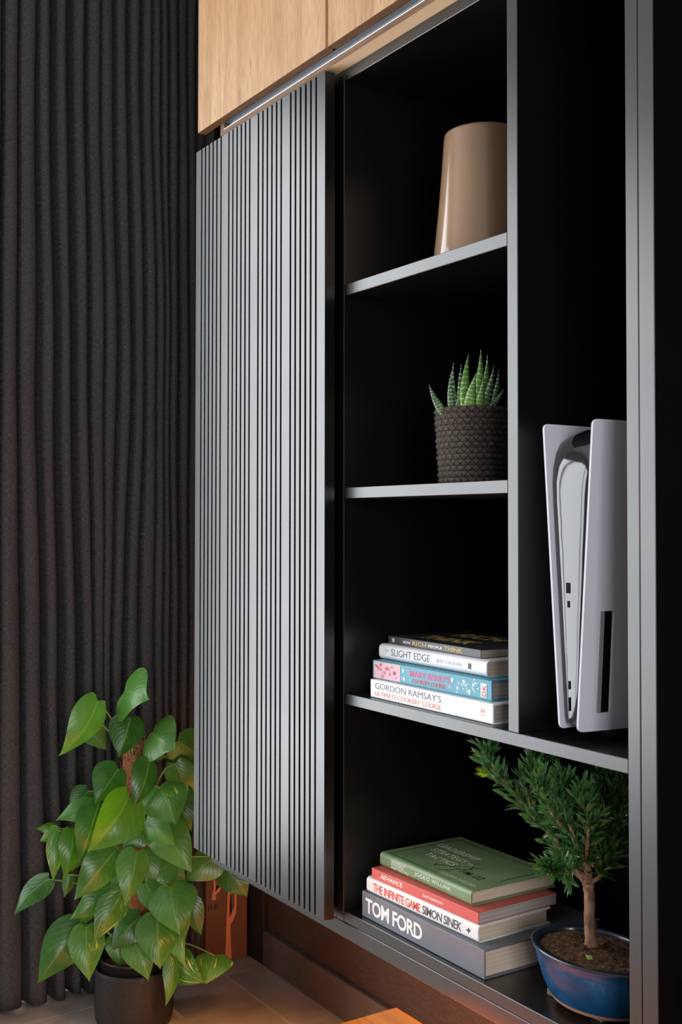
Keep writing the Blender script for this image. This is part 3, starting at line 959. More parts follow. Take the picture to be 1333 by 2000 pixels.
def build_pothos():
    rnd = random.Random(7)
    cx, cy = -2.362, 0.985
    t = thing('climbing_houseplant', (cx, cy, 0), 'heart-leaved climbing houseplant on a coir pole before the curtain', 'plant')
    lathe('pot', [(0.001, 0.001), (0.070, 0.001), (0.080, 0.006), (0.0848, 0.018), (0.0868, 0.05), (0.0872, 0.122), (0.0868, 0.130), (0.0840, 0.1315), (0.0815, 0.129), (0.0805, 0.10), (0.079, 0.02), (0.001, 0.018)],
          72, (cx, cy, 0), MAT['dimple'], t)
    lathe('inner_pot', [(0.066, 0.022), (0.0735, 0.13), (0.0745, 0.146), (0.0765, 0.148), (0.0765, 0.1515), (0.0735, 0.152), (0.0715, 0.146), (0.070, 0.128)], 48, (cx, cy, 0), MAT['inner_pot'], t)
    lathe('soil', [(0.001, 0.139), (0.03, 0.137), (0.06, 0.134), (0.071, 0.131)], 40, (cx, cy, 0), MAT['soil'], t)
    # coir pole, slightly leaning
    pts = [Vector((cx, cy, 0.13)), Vector((cx + 0.002, cy + 0.0, 0.30)), Vector((cx, cy + 0.004, 0.46)), Vector((cx - 0.003, cy + 0.010, 0.590)), Vector((cx - 0.003, cy + 0.012, 0.622)), Vector((cx - 0.003, cy + 0.012, 0.630))]
    path = smooth_path(pts, 5)
    prof = []
    for i, p in enumerate(path):
        z = p.z
        prof.append(0.036 if z < 0.60 else max(0.004, 0.036 * math.sqrt(max(0, 1 - ((z - 0.60) / 0.031) ** 2))))
    vs, fs = tube_geo(path, prof, 28)
    for v in vs:
        v += Vector((rnd.uniform(-1, 1), rnd.uniform(-1, 1), rnd.uniform(-1, 1))) * 0.0012
    pole = mesh_obj('moss_pole', vs, fs, MAT['coir'], t, True)
    vs, fs = [], []
    for _ in range(420):
        z = rnd.uniform(0.2, 0.62)
        a = rnd.uniform(0, 6.283)
        r = 0.0362 * (1 if z < .6 else .8)
        da = rnd.uniform(-.7, .7); dz = rnd.uniform(-.03, .03)
        pp = []
        for s in range(5):
            f = s / 4
            rr = r + 0.0025 * math.sin(math.pi * f) + rnd.uniform(0, .0012)
            pp.append((cx + rr * math.cos(a + da * f), cy + 0.006 + rr * math.sin(a + da * f), z + dz * f + .004 * math.sin(3 * f)))
        tube_geo(pp, [0.00035] * 5, 3, vs, fs)
    S(mesh_obj('coir_fibres', vs, fs, MAT['coir_strand'], pole), 'stuff')
    cam_p = Vector((0, 0, H))
    mats = ['leaf', 'leaf_young', 'leaf_varieg']
    for (B, T, W, roll, curve, fold, m) in LEAVES:
        view = (Vector(B) - cam_p).normalized()
        v, f, u = leaf_geo(B, T, W, roll, curve, fold, rnd, view)
        lf = mesh_obj('leaf', v, f, MAT[mats[m]], t, True, u)
        sb = lf.modifiers.new('smooth', 'SUBSURF'); sb.levels = 1; sb.render_levels = 1
        # leaf stalk to the pole
        b = Vector(B)
        ax = Vector((cx, cy + 0.006, min(0.60, max(0.17, b.z - 0.05 + rnd.uniform(-.03, .02)))))
        d = Vector((b.x - cx, b.y - cy - 0.006, 0))
        if d.length > 1e-3:
            ax += d.normalized() * min(0.034, d.length * 0.8)
        mid = (b + ax) / 2 + Vector((0, 0, 0.018))
        pp = smooth_path([ax, mid, b], 5)
        vs, fs = tube_geo(pp, [0.0023 - 0.0009 * i / (len(pp) - 1) for i in range(len(pp))], 6)
        mesh_obj('petiole', vs, fs, MAT['petiole'], lf, True)
    # main vine winding up the pole
    pp = []
    for i in range(60):
        f = i / 59
        a = -2.4 + 3.2 * f
        pp.append((cx + 0.040 * math.cos(a), cy + 0.006 + 0.040 * math.sin(a), 0.14 + 0.48 * f))
    vs, fs = tube_geo(pp, [0.0035] * 60, 7)
    mesh_obj('vine', vs, fs, MAT['petiole'], t, True)


build_pothos()

# ------------------------------------------------------------------ paper bag behind the plant
def build_bag():
    t = thing('gift_bag', (-2.61, 1.315, 0), 'brown paper gift bag printed with bare copper trees in the corner', 'bag')
    x0, x1, y0, y1, hgt = -2.652, -2.5595, 1.258, 1.3735, 0.335
    bm = bmesh.new()
    n = 8
    prev = None
    for i in range(n + 1):
        z = 0.001 + hgt * i / n
        pinch = 0.018 * (i / n) ** 2
        ring = [bm.verts.new((x, y, z)) for x, y in ((x1, y0), (x1, y1), ((x0 + x1) / 2 + 0.0, y1 - pinch), (x0, y1), (x0, y0), ((x0 + x1) / 2, y0 + pinch))]
        if prev:
            for k_ in range(6):
                bm.faces.new((prev[k_], prev[(k_ + 1) % 6], ring[(k_ + 1) % 6], ring[k_]))
        else:
            bm.faces.new(ring[::-1])
        prev = ring
    bm_obj('bag_body', bm, MAT['kraft'], t)
    for q in BAG_TREES:
        bm = bmesh.new()
        f = bm.faces.new([bm.verts.new((x1 + 0.0006, y, min(Z(z), hgt - 0.002))) for y, z in q])
        bmesh.ops.triangulate(bm, faces=[f])
        bm_obj('tree_print', bm, MAT['copper_print'], t)
    y0_, z0_, y1_, z1_ = BAG_TEXT
    lettering('lettering', 'RE', (x1 + 0.0006, y0_, Z(z0_)), (0, 1, 0), (0, 0, 1), y1_ - y0_, z1_ - z0_, ink('dark', (0.02, 0.014, 0.01, 1)), t)
    for dx in (0.0, -0.09):
        pts = smooth_path([(x1 + dx, 1.285, hgt), (x1 + dx, 1.290, hgt + 0.07), (x1 + dx, 1.316, hgt + 0.10), (x1 + dx, 1.342, hgt + 0.07), (x1 + dx, 1.347, hgt)], 5)
        vs, fs = tube_geo(pts, [0.0016] * len(pts), 6)
        mesh_obj('handle', vs, fs, MAT['kraft'], t, True)


build_bag()

# ------------------------------------------------------------------ low table
tb = thing('low_bench', (-0.8, 0.83, 0), 'low honey-orange wooden bench, one corner at the bottom edge', 'bench')
ztt = Z(-0.70)
for i in range(2):
    ya = 0.66 + 0.1510 * i
    box('plank', -1.334, -0.30, ya, ya + (0.1508 if i == 0 else 0.1506), ztt - 0.028, ztt, MAT['honey'], tb, 0.0015)
for x in (-1.320, -0.344):
    box('added_end_panel', x, x + 0.03, 0.675, 0.946, 0.0005, ztt - 0.0282, MAT['honey'], tb, 0.002)  # unseen solid ends, added to keep window light off the floor
box('added_shade_board', -1.2898, -0.3442, 0.916, 0.934, 0.03, ztt - 0.0282, MAT['honey'], tb, 0.002)  # unseen board, added with the ends to shade the floor behind
box('shelf_board', -1.2898, -0.3442, 0.68, 0.9158, 0.10, 0.12, MAT['honey'], tb, 0.002)

# ------------------------------------------------------------------ vase on the top shelf
zs1, zs2, zs3, zs4 = Z(0.3915), Z(0.0588), Z(-0.2752), Z(-0.626)
va = thing('vase', (-1.335, 1.13, zs1), 'glossy tan vase narrowing upward on the top shelf', 'vase')
hv = 0.2135
pr_ = [(0.001, 0.0004), (0.074, 0.0004), (0.0785, 0.003), (0.0795, 0.010)]
for i in range(1, 11):
    f = i / 10
    pr_.append((0.0795 - 0.0175 * f - 0.0014 * math.sin(math.pi * f), 0.010 + (hv - 0.016) * f))
pr_ += [(0.0612, hv - 0.0015), (0.0598, hv), (0.0578, hv - 0.001), (0.0570, hv - 0.008), (0.070, 0.012), (0.001, 0.010)]
lathe('vase_body', pr_, 96, (-1.335, 1.13, zs1), MAT['vase'], va)

# ------------------------------------------------------------------ succulent in a coiled rope pot
def build_succulent():
    cx, cy = -1.326, 1.10
    t = thing('potted_succulent', (cx, cy, zs2), 'small spiky white-banded succulent in a dark rope basket', 'plant')
    nco = 13
    hgt = 0.114
    for i in range(nco):
        z = zs2 + 0.0062 + (hgt - 0.009) * i / (nco - 1)
        R = 0.0478 + 0.0062 * i / (nco - 1) + 0.0006 * math.sin(i * 2.1)
        verts, faces, uvs = [], [], []
        N, M = 84, 8
        rr = 0.0056
        for a in range(N + 1):
            th = 2 * math.pi * a / N
            for b in range(M + 1):
                ph = 2 * math.pi * b / M
                r = rr * (1 + 0.10 * math.sin(th * 42 + b * 1.6 + i * 1.9))
                verts.append((cx + (R + r * math.cos(ph)) * math.cos(th), cy + (R + r * math.cos(ph)) * math.sin(th), z + r * 0.92 * math.sin(ph)))
                uvs.append((a / N * 8, b / M + i * 0.37))
        for a in range(N):
            for b in range(M):
                q = a * (M + 1) + b
                faces.append((q, q + M + 1, q + M + 2, q + 1))
        mesh_obj('rope_coil', verts, faces, MAT['jute'], t, True, uvs)
    lathe('liner', [(0.001, 0.002), (0.044, 0.002), (0.049, hgt - 0.006)], 32, (cx, cy, zs2), MAT['inner_pot'], t)
    lathe('soil', [(0.001, hgt - 0.008), (0.03, hgt - 0.009), (0.049, hgt - 0.012)], 32, (cx, cy, zs2), MAT['soil'], t)
    for li, (B, T, w) in enumerate(ALOE):
        B, T = Vector(B), Vector(T)
        ey = (T - B).normalized(); L = (T - B).length
        out = Vector((B.x - cx, B.y - cy, 0))
        cd = (Vector((0, 0, H)) - B).normalized()
        n = (cd - ey * cd.dot(ey)).normalized()
        ex = ey.cross(n)
        us = [0, .12, .28, .45, .62, .78, .9, 1.0]
        wd = [.85, 1.0, .95, .78, .56, .33, .15, .01]
        verts, faces, uvs = [], [], []
        for u, k_ in zip(us, wd):
            hw = w / 2 * k_
            bow = (ey * (u * L)) + ex * (0.04 * L * math.sin(math.pi * u) * (1 if ex.dot(out) > 0 else -1))
            for q, (a, b) in enumerate(((-1, 0), (-.55, .42), (0, .6), (.55, .42), (1, 0), (.6, -.4), (0, -.55), (-.6, -.4))):
                verts.append(B + bow + ex * (a * hw) + n * (b * hw)); uvs.append((q / 8, u))
        for i in range(len(us) - 1):
            for q in range(8):
                a = i * 8 + q; b = i * 8 + (q + 1) % 8
                faces.append((a, b, b + 8, a + 8))
        mesh_obj('leaf', verts, faces, MAT['aloe_inner' if li in (4, 5, 6, 9, 11) else 'aloe'], t, True, uvs)


build_succulent()

# ------------------------------------------------------------------ books
def frame(bl, ang, z0):
    a = math.radians(ang)
    return Vector((bl[0], bl[1], z0)), Vector((math.cos(a), math.sin(a), 0)), Vector((-math.sin(a), math.cos(a), 0)), Vector((0, 0, 1))


def book(bl, ang, z0, L, D, T, mat, label, name='book', page='pages', hard=True, rnd_sp=0.0035, inset=0.004, bulge=0.0):
    P, ex, ey, ez = frame(bl, ang, z0)
    t = thing(name, P + ex * (L / 2) + ey * (D / 2), label, 'book')
    c = 0.0024 if hard else 0.0006
    # C-shaped cover section in the (depth, height) plane
    r = rnd_sp
    outer = [(D, 0)]
    for i in range(6):
        a = math.pi / 2 * i / 5
        outer.append((r - r * math.sin(a), r - r * math.cos(a)))
    for i in range(1, 5):
        f = i / 5
        outer.append((-bulge * math.sin(math.pi * f), r + (T - 2 * r) * f))
    for i in range(6):
        a = math.pi / 2 * i / 5
        outer.append((r - r * math.cos(a), T - r + r * math.sin(a)))
    outer.append((D, T))
    inner = []
    for (y, z) in outer:
        inner.append((max(y, c) if y < D else D, min(max(z, c), T - c)))
    n = len(outer)
    verts, faces = [], []
    for x in (0, L):
        for (y, z) in outer: verts.append(P + ex * x + ey * y + ez * z)
        for (y, z) in inner: verts.append(P + ex * x + ey * y + ez * z)
    for i in range(n - 1):
        faces.append((i, i + 1, 2 * n + i + 1, 2 * n + i))
        faces.append((n + i + 1, n + i, 3 * n + i, 3 * n + i + 1))
        faces.append((i + 1, i, n + i, n + i + 1))
        faces.append((2 * n + i, 2 * n + i + 1, 3 * n + i + 1, 3 * n + i))
    faces.append((0, 2 * n, 3 * n, n))
    faces.append((n - 1, 2 * n - 1, 4 * n - 1, 3 * n - 1))
    cov = mesh_obj('cover', verts, faces, mat, t)
    i0 = inset if hard else 0.0004
    bm = bmesh.new()
    bm_box(bm, i0, L - i0, c + 0.0012, D - i0, c + 0.0001, T - c - 0.0001, 0.0)
    for v in bm.verts:
        v.co = P + ex * v.co.x + ey * v.co.y + ez * v.co.z
    bm_obj('page_block', bm, MAT[page], t)
    return t, P, ex, ey, ez


def spine_text(b, text, x, z, w, h, mat, bold=0.0, shear=0.0, space=1.0, line=1.0, name='title', align='LEFT', off=0.0003, bulge=0.0):
    t, P, ex, ey, ez = b
    return lettering(name, text, P + ex * x + ez * z - ey * (off + bulge), ex, ez, w, h, mat, t, bold, shear, space, line, align)


WHITE = ink('white', (0.86, 0.86, 0.86, 1))
BLACK = ink('black', (0.015, 0.015, 0.016, 1))
GREYI = ink('grey', (0.07, 0.075, 0.085, 1))
ORANGE = ink('orange', srgb(226, 104, 62))
RED = ink('red', srgb(214, 70, 52))
PINK = ink('pink', srgb(226, 78, 132))
GOLD = ink('gold', srgb(206, 172, 96))
SILVER = ink('silver', srgb(172, 172, 176))
PALE = ink('pale', srgb(236, 238, 222))
OLIVE = ink('olive_line', srgb(44, 62, 38))


def books():
    # ---- lower stack
    z = zs4 + 0.0003
    b = book((-1.497, 1.0118), -0.2, z, 0.3005, 0.225, 0.0400, cover_mat('slate_cover', srgb(104, 107, 114), 0.4, srgb(112, 115, 122)),
             'large slate-grey book with bold white spine letters, bottom of lower stack', rnd_sp=0.0012)
    spine_text(b, 'TOM FORD', 0.010, 0.0085, 0.149, 0.0235, WHITE, 0.022, space=0.92)
    z += 0.0402
    b = book((-1.488, 1.0142), 1.2, z, 0.2675, 0.140, 0.0242, cover_mat('white_jacket', srgb(232, 230, 228), 0.4),
             'white book with red and black spine lettering, second from bottom of lower stack', rnd_sp=0.006)
    spine_text(b, 'THE INFINITE GAME', 0.018, 0.0058, 0.120, 0.0130, RED, 0.012, space=0.9)
    spine_text(b, 'SIMON SINEK', 0.142, 0.0058, 0.090, 0.0130, GREYI, 0.012, 0.12, 0.9)
    P, ex, ey, ez = b[1:]
    q = lambda u, v: P + ex * u + ez * v - ey * 0.0003
    bm = bmesh.new()
    f = bm.faces.new([bm.verts.new(q(u, v)) for u, v in ((0.240, 0.012), (0.2445, 0.0125), (0.2475, 0.016), (0.2485, 0.0132), (0.2525, 0.0125), (0.2488, 0.0108), (0.2478, 0.0070), (0.2462, 0.0105))])
    bmesh.ops.triangulate(bm, faces=[f])
    bm_obj('bird_emblem', bm, GREYI, b[0])
    z += 0.0244
    b = book((-1.4765, 1.0162), 1.6, z, 0.2530, 0.153, 0.0160, cover_mat('red_softcover', srgb(206, 92, 84), 0.4),
             'thin coral-red paperback in the lower stack, just under the green book', page='pages_grey', hard=False, rnd_sp=0.0008)
    spine_text(b, 'ADVANCE', 0.024, 0.0052, 0.055, 0.0068, WHITE, 0.018)
    spine_text(b, 'GARY BURNISON', 0.128, 0.0058, 0.047, 0.0038, WHITE, 0.012)
    z += 0.0162
    b = book((-1.4773, 1.0328), -0.3, z, 0.2275, 0.163, 0.0218, cover_mat('green_jacket', srgb(112, 134, 92), 0.36, srgb(130, 150, 110), 18),
             'green hardback with printed cover lying on top of the lower stack', rnd_sp=0.0058)
    spine_text(b, 'LEADERSHIP\nSTRATEGY\nAND TACTICS', 0.030, 0.0040, 0.047, 0.0135, PALE, 0.008, 0.15, line=0.9)
    spine_text(b, 'JOCKO WILLINK', 0.092, 0.0075, 0.090, 0.0072, PALE, 0.006, space=1.15)
    t, P, ex, ey, ez = b
    top = P + ez * (0.0218 + 0.0003)
    # cover faces up; the head of the cover lies toward the left end, text read from the spine side
    rx, ux = ex, ey
    tp = lambda u, v: top + rx * u + ux * v
    lettering('cover_title', 'LEADERSHIP', tp(0.020, 0.098), rx, ux, 0.098, 0.0135, PALE, t, 0.006, space=1.1)
    lettering('cover_title', 'STRATEGY', tp(0.034, 0.074), rx, ux, 0.084, 0.0135, PALE, t, 0.006, space=1.1)
    lettering('cover_title', 'AND', tp(0.124, 0.076), rx, ux, 0.018, 0.0060, PALE, t, 0.006, space=1.1)
    lettering('cover_title', 'TACTICS', tp(0.048, 0.050), rx, ux, 0.072, 0.0135, PALE, t, 0.006, space=1.1)
    lettering('cover_text', 'FM-02', tp(0.148, 0.040), rx, ux, 0.048, 0.0150, OLIVE, t, 0.008, space=1.1)
    lettering('cover_text', 'JOCKO WILLINK', tp(0.138, 0.013), rx, ux, 0.078, 0.0085, PALE, t, 0.004, space=1.15)
    vs, fs = [], []

    def line(a, c, w=0.0007):
        a, c = Vector(a), Vector(c)
        d = (c - a).normalized(); s = Vector((-d.y, d.x)) * w
        i = len(vs)
        for p_ in (a + s, c + s, c - s, a - s): vs.append(tp(p_.x, p_.y))
        fs.append((i, i + 1, i + 2, i + 3))
    line((0.014, 0.010), (0.014, 0.148)); line((0.014, 0.148), (0.216, 0.148)); line((0.216, 0.148), (0.216, 0.064)); line((0.014, 0.010), (0.134, 0.010))
    mesh_obj('cover_frame', vs, fs, OLIVE, t)
    vs, fs = [], []
    for a, c in (((.100, .032), (.118, .048)), ((.118, .048), (.140, .050)), ((.118, .048), (.128, .062)), ((.128, .030), (.140, .030)), ((.120, .020), (.134, .036)), ((.134, .036), (.150, .066)), ((.096, .040), (.104, .028)), ((.140, .070), (.160, .082)), ((.136, .084), (.150, .060))):
        line(a, c, 0.0008)
    mesh_obj('cover_diagram', vs, fs, OLIVE, t)
    # ---- upper stack
    z = zs3 + 0.0003
    b = book((-1.4748, 1.0128), -0.1, z, 0.2955, 0.205, 0.0282, cover_mat('bright_white_cover', srgb(236, 238, 240), 0.35),
             'white cookbook with grey and orange spine lettering, bottom of upper stack', rnd_sp=0.0015, page='pages_grey')
    spine_text(b, 'GORDON RAMSAY\'S', 0.013, 0.0148, 0.168, 0.0098, GREYI, -0.006)
    spine_text(b, 'ULTIMATE COOKERY COURSE', 0.013, 0.0042, 0.168, 0.0068, ORANGE, -0.004)
    spine_text(b, 'H', 0.270, 0.0125, 0.008, 0.0065, ORANGE, 0.0, 0.2, name='publisher_mark')
    spine_text(b, 'HODDER', 0.2685, 0.0085, 0.011, 0.0018, ORANGE, 0.0, name='publisher_mark')
    z += 0.0284
    blue = cover_mat('teal_cover', srgb(66, 148, 170), 0.35)
    b = book((-1.4825, 1.0226), 0.1, z, 0.2880, 0.210, 0.0288, blue,
             'teal cookbook with pink title and white floral print in the upper stack', rnd_sp=0.0015, page='pages_grey')
    t, P, ex, ey, ez = b
    q = lambda u, v, o=0.0003: P + ex * u + ez * v - ey * o
    poly('photo_panel', [q(0.003, .0014), q(.074, .0014), q(.074, .0274), q(.003, .0274)], ink('pink_photo', srgb(222, 176, 186)), t)
    rnd = random.Random(3)
    vs, fs = [], []
    for _ in range(16):
        u, v, r_ = rnd.uniform(.008, .070), rnd.uniform(.005, .024), rnd.uniform(.002, .0045)
        i = len(vs)
        for s in range(7): vs.append(q(u + r_ * math.cos(s * .9), v + r_ * math.sin(s * .9) * .8, .0005))
        fs.append(tuple(range(i, i + 7)))
    mesh_obj('photo_blooms', vs, fs, ink('rose', srgb(198, 120, 140)), t)
    spine_text(b, "MARY BERRY'S", 0.098, 0.0138, 0.098, 0.0092, PINK, 0.014, space=0.95)
    spine_text(b, 'COOKERY COURSE', 0.104, 0.0048, 0.082, 0.0060, RED, 0.010, space=0.95)
    vs, fs = [], []

    def petal(u, v, a, l, w):
        i = len(vs)
        for (c_, s_) in ((0, 0), (.35, w), (.75, w * .8), (1, 0), (.75, -w * .8), (.35, -w)):
            du = c_ * l; dv = s_ * l
            vs.append(q(u + du * math.cos(a) - dv * math.sin(a), v + du * math.sin(a) + dv * math.cos(a), .0004))
        fs.append(tuple(range(i, i + 6)))
    for u, v in ((.082, .020), (.202, .021), (.214, .010), (.228, .021), (.240, .009), (.250, .019), (.084, .008)):
        for s in range(5): petal(u, v, s * 1.257 + u * 50, .0034, .32)
    for _ in range(26):
        petal(rnd.uniform(.196, .258), rnd.uniform(.004, .025), rnd.uniform(0, 6.28), .0050, .2)
    mesh_obj('floral_print', vs, fs, ink('print_white', srgb(224, 236, 238)), t)
    poly('publisher_panel', [q(.2655, .004, .0005), q(.2785, .004, .0005), q(.2785, .0235, .0005), q(.2655, .0235, .0005)], ink('print_white', srgb(224, 236, 238)), t)
    lettering('publisher_mark', 'DK', q(.2685, .0055, .0008) + ex * .0085, ez, -ex, .016, .0085, RED, t, .01)
    z += 0.0290
    b = book((-1.490, 1.0395), -0.6, z, 0.2690, 0.165, 0.0240, cover_mat('ivory_jacket', srgb(226, 226, 226), 0.4),
             'ivory hardback with small grey spine lettering in the upper stack, second from top', rnd_sp=0.0075)
    spine_text(b, 'THE', 0.016, 0.0135, 0.010, 0.0035, SILVER, 0.0)
    spine_text(b, 'SLIGHT EDGE', 0.034, 0.0080, 0.102, 0.0108, GREYI, -0.004)
    spine_text(b, 'JEFF OLSON', 0.152, 0.0088, 0.060, 0.0062, SILVER, 0.0)
    t, P, ex, ey, ez = b
    poly('publisher_mark', [P + ex * u + ez * v - ey * .0003 for u, v in ((.228, .0085), (.235, .0085), (.235, .0165), (.228, .0165))], GREYI, t)
    z += 0.0242
    b = book((-1.4853, 1.055), -2.1, z, 0.2405, 0.165, 0.0122, cover_mat('black_softcover', srgb(40, 40, 42), 0.35, srgb(52, 52, 54)),
             'thin black paperback with gold and white spine lettering, top of upper stack', hard=False, rnd_sp=0.0008, page='pages_grey')
    spine_text(b, 'HOW', 0.042, 0.0036, 0.021, 0.0042, WHITE, 0.012)
    spine_text(b, 'RICH', 0.068, 0.0030, 0.038, 0.0064, GOLD, 0.016)
    spine_text(b, 'PEOPLE', 0.111, 0.0036, 0.036, 0.0042, WHITE, 0.012)
    spine_text(b, 'THINK', 0.152, 0.0030, 0.046, 0.0064, GOLD, 0.016)
    poly('publisher_mark', [b[1] + b[2] * u + b[4] * v - b[3] * .0003 for u, v in ((.010, .003), (.018, .003), (.018, .0092), (.010, .0092))], SILVER, b[0])
    t, P, ex, ey, ez = b
    top = P + ez * (.0122 + .0003)
    lettering('cover_title', 'RICH', top + ex * .050 + ey * .088, ex, ey, .110, .040, GOLD, t, .015)
    lettering('cover_title', 'THINK', top + ex * .040 + ey * .026, ex, ey, .130, .036, GOLD, t, .015)


books()

# ------------------------------------------------------------------ game console
def build_console():
    t = thing('game_console', (-1.030, 1.135, zs3), 'upright white and glossy black game console in the tall bay', 'game console')
    y0, y1 = 1.008, 1.258
    zt, zb = Z(0.1291), Z(-0.2591)

    def xl(z): return -1.0475 + (-1.0754 + 1.0475) * (z - zb) / (zt - zb)
    def xr(z): return -1.0132 + (-0.9850 + 1.0132) * (z - zb) / (zt - zb)

    def bulge(y, z):
        f = (y - y0) / (y1 - y0)
        g_ = (z - zb) / (zt - zb)
        return 0.012 * math.sin(math.pi * min(1, f * 1.1)) * (0.35 + 0.65 * (1 - g_)) 

    slot = (1.034, 1.055, Z(-0.2367), Z(-0.1090))

    def plate(side):
        th = 0.0032
        ysv = sorted(set([y0 + (y1 - y0) * i / 22 for i in range(23)] + [slot[0], slot[1]]))
        zsv = sorted(set([zb + (zt - zb) * i / 30 for i in range(31)] + [slot[2], slot[3]]))
        R = 0.0075
        ysv = sorted(set(ysv + [y0 + R * k_ / 5 for k_ in range(6)] + [y1 - R * k_ / 5 for k_ in range(6)]))
        zsv = sorted(set(zsv + [zb + R * k_ / 5 for k_ in range(6)] + [zt - R * k_ / 5 for k_ in range(6)]))
        bm = bmesh.new()
        grid = {}

        def corner(y, z):
            # pull grid points into rounded corners
            cy = min(max(y, y0 + R), y1 - R); cz = min(max(z, zb + R), zt - R)
            dy, dz = y - cy, z - cz
            d = math.hypot(dy, dz)
            if d > R * 0.999 and dy and dz:
                m = max(abs(dy), abs(dz))
                k_ = m / d if d > 0 else 1
                return cy + dy * k_, cz + dz * k_
            return y, z
        for lay in (0, 1):
            for i, y in enumerate(ysv):
                for j, z in enumerate(zsv):
                    yy, zz = corner(y, z)
                    if side > 0: x = xr(zz) + bulge(yy, zz) - lay * th
                    else: x = xl(zz) - bulge(yy, zz) * 0.4 + lay * th
                    x = max(x, -1.1115)
                    grid[lay, i, j] = bm.verts.new((x, yy, zz))
        ny, nz = len(ysv), len(zsv)
        hole = set()
        if side > 0:
            for i in range(ny - 1):
                for j in range(nz - 1):
                    if slot[0] - 1e-6 <= ysv[i] and ysv[i + 1] <= slot[1] + 1e-6 and slot[2] - 1e-6 <= zsv[j] and zsv[j + 1] <= slot[3] + 1e-6:
                        hole.add((i, j))
        for i in range(ny - 1):
            for j in range(nz - 1):
                if (i, j) in hole: continue
                for lay in (0, 1):
                    q = (grid[lay, i, j], grid[lay, i + 1, j], grid[lay, i + 1, j + 1], grid[lay, i, j + 1])
                    bm.faces.new(q if (lay == 0) == (side > 0) else q[::-1])
                for (di, dj, a, b) in ((-1, 0, (i, j), (i, j + 1)), (1, 0, (i + 1, j), (i + 1, j + 1)), (0, -1, (i, j), (i + 1, j)), (0, 1, (i, j + 1), (i + 1, j + 1))):
                    ni, nj = i + di, j + dj
                    if not (0 <= ni < ny - 1 and 0 <= nj < nz - 1) or (ni, nj) in hole:
                        bm.faces.new((grid[0, a[0], a[1]], grid[0, b[0], b[1]], grid[1, b[0], b[1]], grid[1, a[0], a[1]]))
        o = bm_obj('side_plate', bm, MAT['console_white'], t, True)
        md = o.modifiers.new('edges', 'EDGE_SPLIT'); md.split_angle = math.radians(40)
        return o
    plate(-1)
    pr = plate(1)
    # disc slot recess: sloping grey wall and dark slit
    a0, a1, c0, c1 = slot
    q = lambda y, z, d: (xr(z) + bulge(y, z) - d, y, z)
    mesh_obj('recess', [q(a0, c0, .0004), q(a0, c1, .0004), q(a0 + .012, c1, .006), q(a0 + .012, c0, .006)], [(0, 1, 2, 3)], MAT['console_grey'], pr)
    mesh_obj('disc_slot', [q(a0 + .012, c0, .006), q(a0 + .012, c1, .006), q(a1, c1, .0065), q(a1, c0, .0065), q(a1, c0, .003), q(a1, c1, .003)], [(0, 1, 2, 3), (3, 2, 5, 4)], MAT['matte_black'], pr)
    # glossy centre body
    prof = [(1.0152, Z(-0.2513)), (1.0140, Z(-0.2435)), (1.0137, Z(-0.1948)), (1.0133, Z(-0.1169)), (1.0129, Z(-0.0390)), (1.0127, Z(0.0292)), (1.0133, Z(0.0536)), (1.0162, Z(0.0730)), (1.0220, Z(0.0906)), (1.0308, Z(0.1042)), (1.0434, Z(0.1149)), (1.0600, Z(0.1217)), (1.0931, Z(0.1256)), (1.1688, Z(0.1266)), (1.2418, Z(0.1256)), (1.2448, Z(0.1169)), (1.2448, Z(-0.2435)), (1.2389, Z(-0.2513))]
    ns = 14
    verts, faces = [], []
    for (y, z) in prof:
        zc = min(max(z, zb), zt)
        for s in range(ns + 1):
            f = -1 + 2 * s / ns
            mid = (xl(zc) + xr(zc)) / 2; hw = (xr(zc) - xl(zc)) / 2 - 0.0036
            inset = 0.0030 * (abs(f) ** 7) + 0.0012 * f * f if y < 1.17 else 0
            verts.append((mid + f * hw, y + inset, z - (inset if y > 1.034 else 0)))
    m = ns + 1
    np_ = len(prof)
    for i in range(np_):
        for s in range(ns):
            a = i * m + s; b = ((i + 1) % np_) * m + s
            faces.append((a, b, b + 1, a + 1))
    faces.append(tuple(i * m for i in range(np_))); faces.append(tuple(i * m + ns for i in range(np_))[::-1])
    body = mesh_obj('body', verts, faces, MAT['gloss'], t, True)
    md = body.modifiers.new('edges', 'EDGE_SPLIT'); md.split_angle = math.radians(50)

    def port(name, px, z0, z1, w, mat, d=0.0006):
        zz = (z0 + z1) / 2
        x = px
        return box(name, x - w / 2, x + w / 2, 1.0131 - d, 1.0150, Z(z0), Z(z1), mat, body)
    u = port('usb_port', -1.0345, -0.0877, -0.0745, 0.0070, MAT['matte_black'])
    port('usb_port', -1.0340, -0.1057, -0.0974, 0.0036, MAT['matte_black'])
    port('button', -1.0335, -0.2084, -0.1982, 0.0022, MAT['matte_black'])
    port('button', -1.0335, -0.2357, -0.2187, 0.0022, MAT['matte_black'])
    lathe('stand', [(0.001, 0.0003), (0.036, 0.0003), (0.038, 0.003), (0.037, 0.014), (0.020, 0.0240), (0.001, 0.0240)], 40, (-1.030, 1.135, zs3), MAT['matte_black'], t, 0.9, 1.6)


build_console()

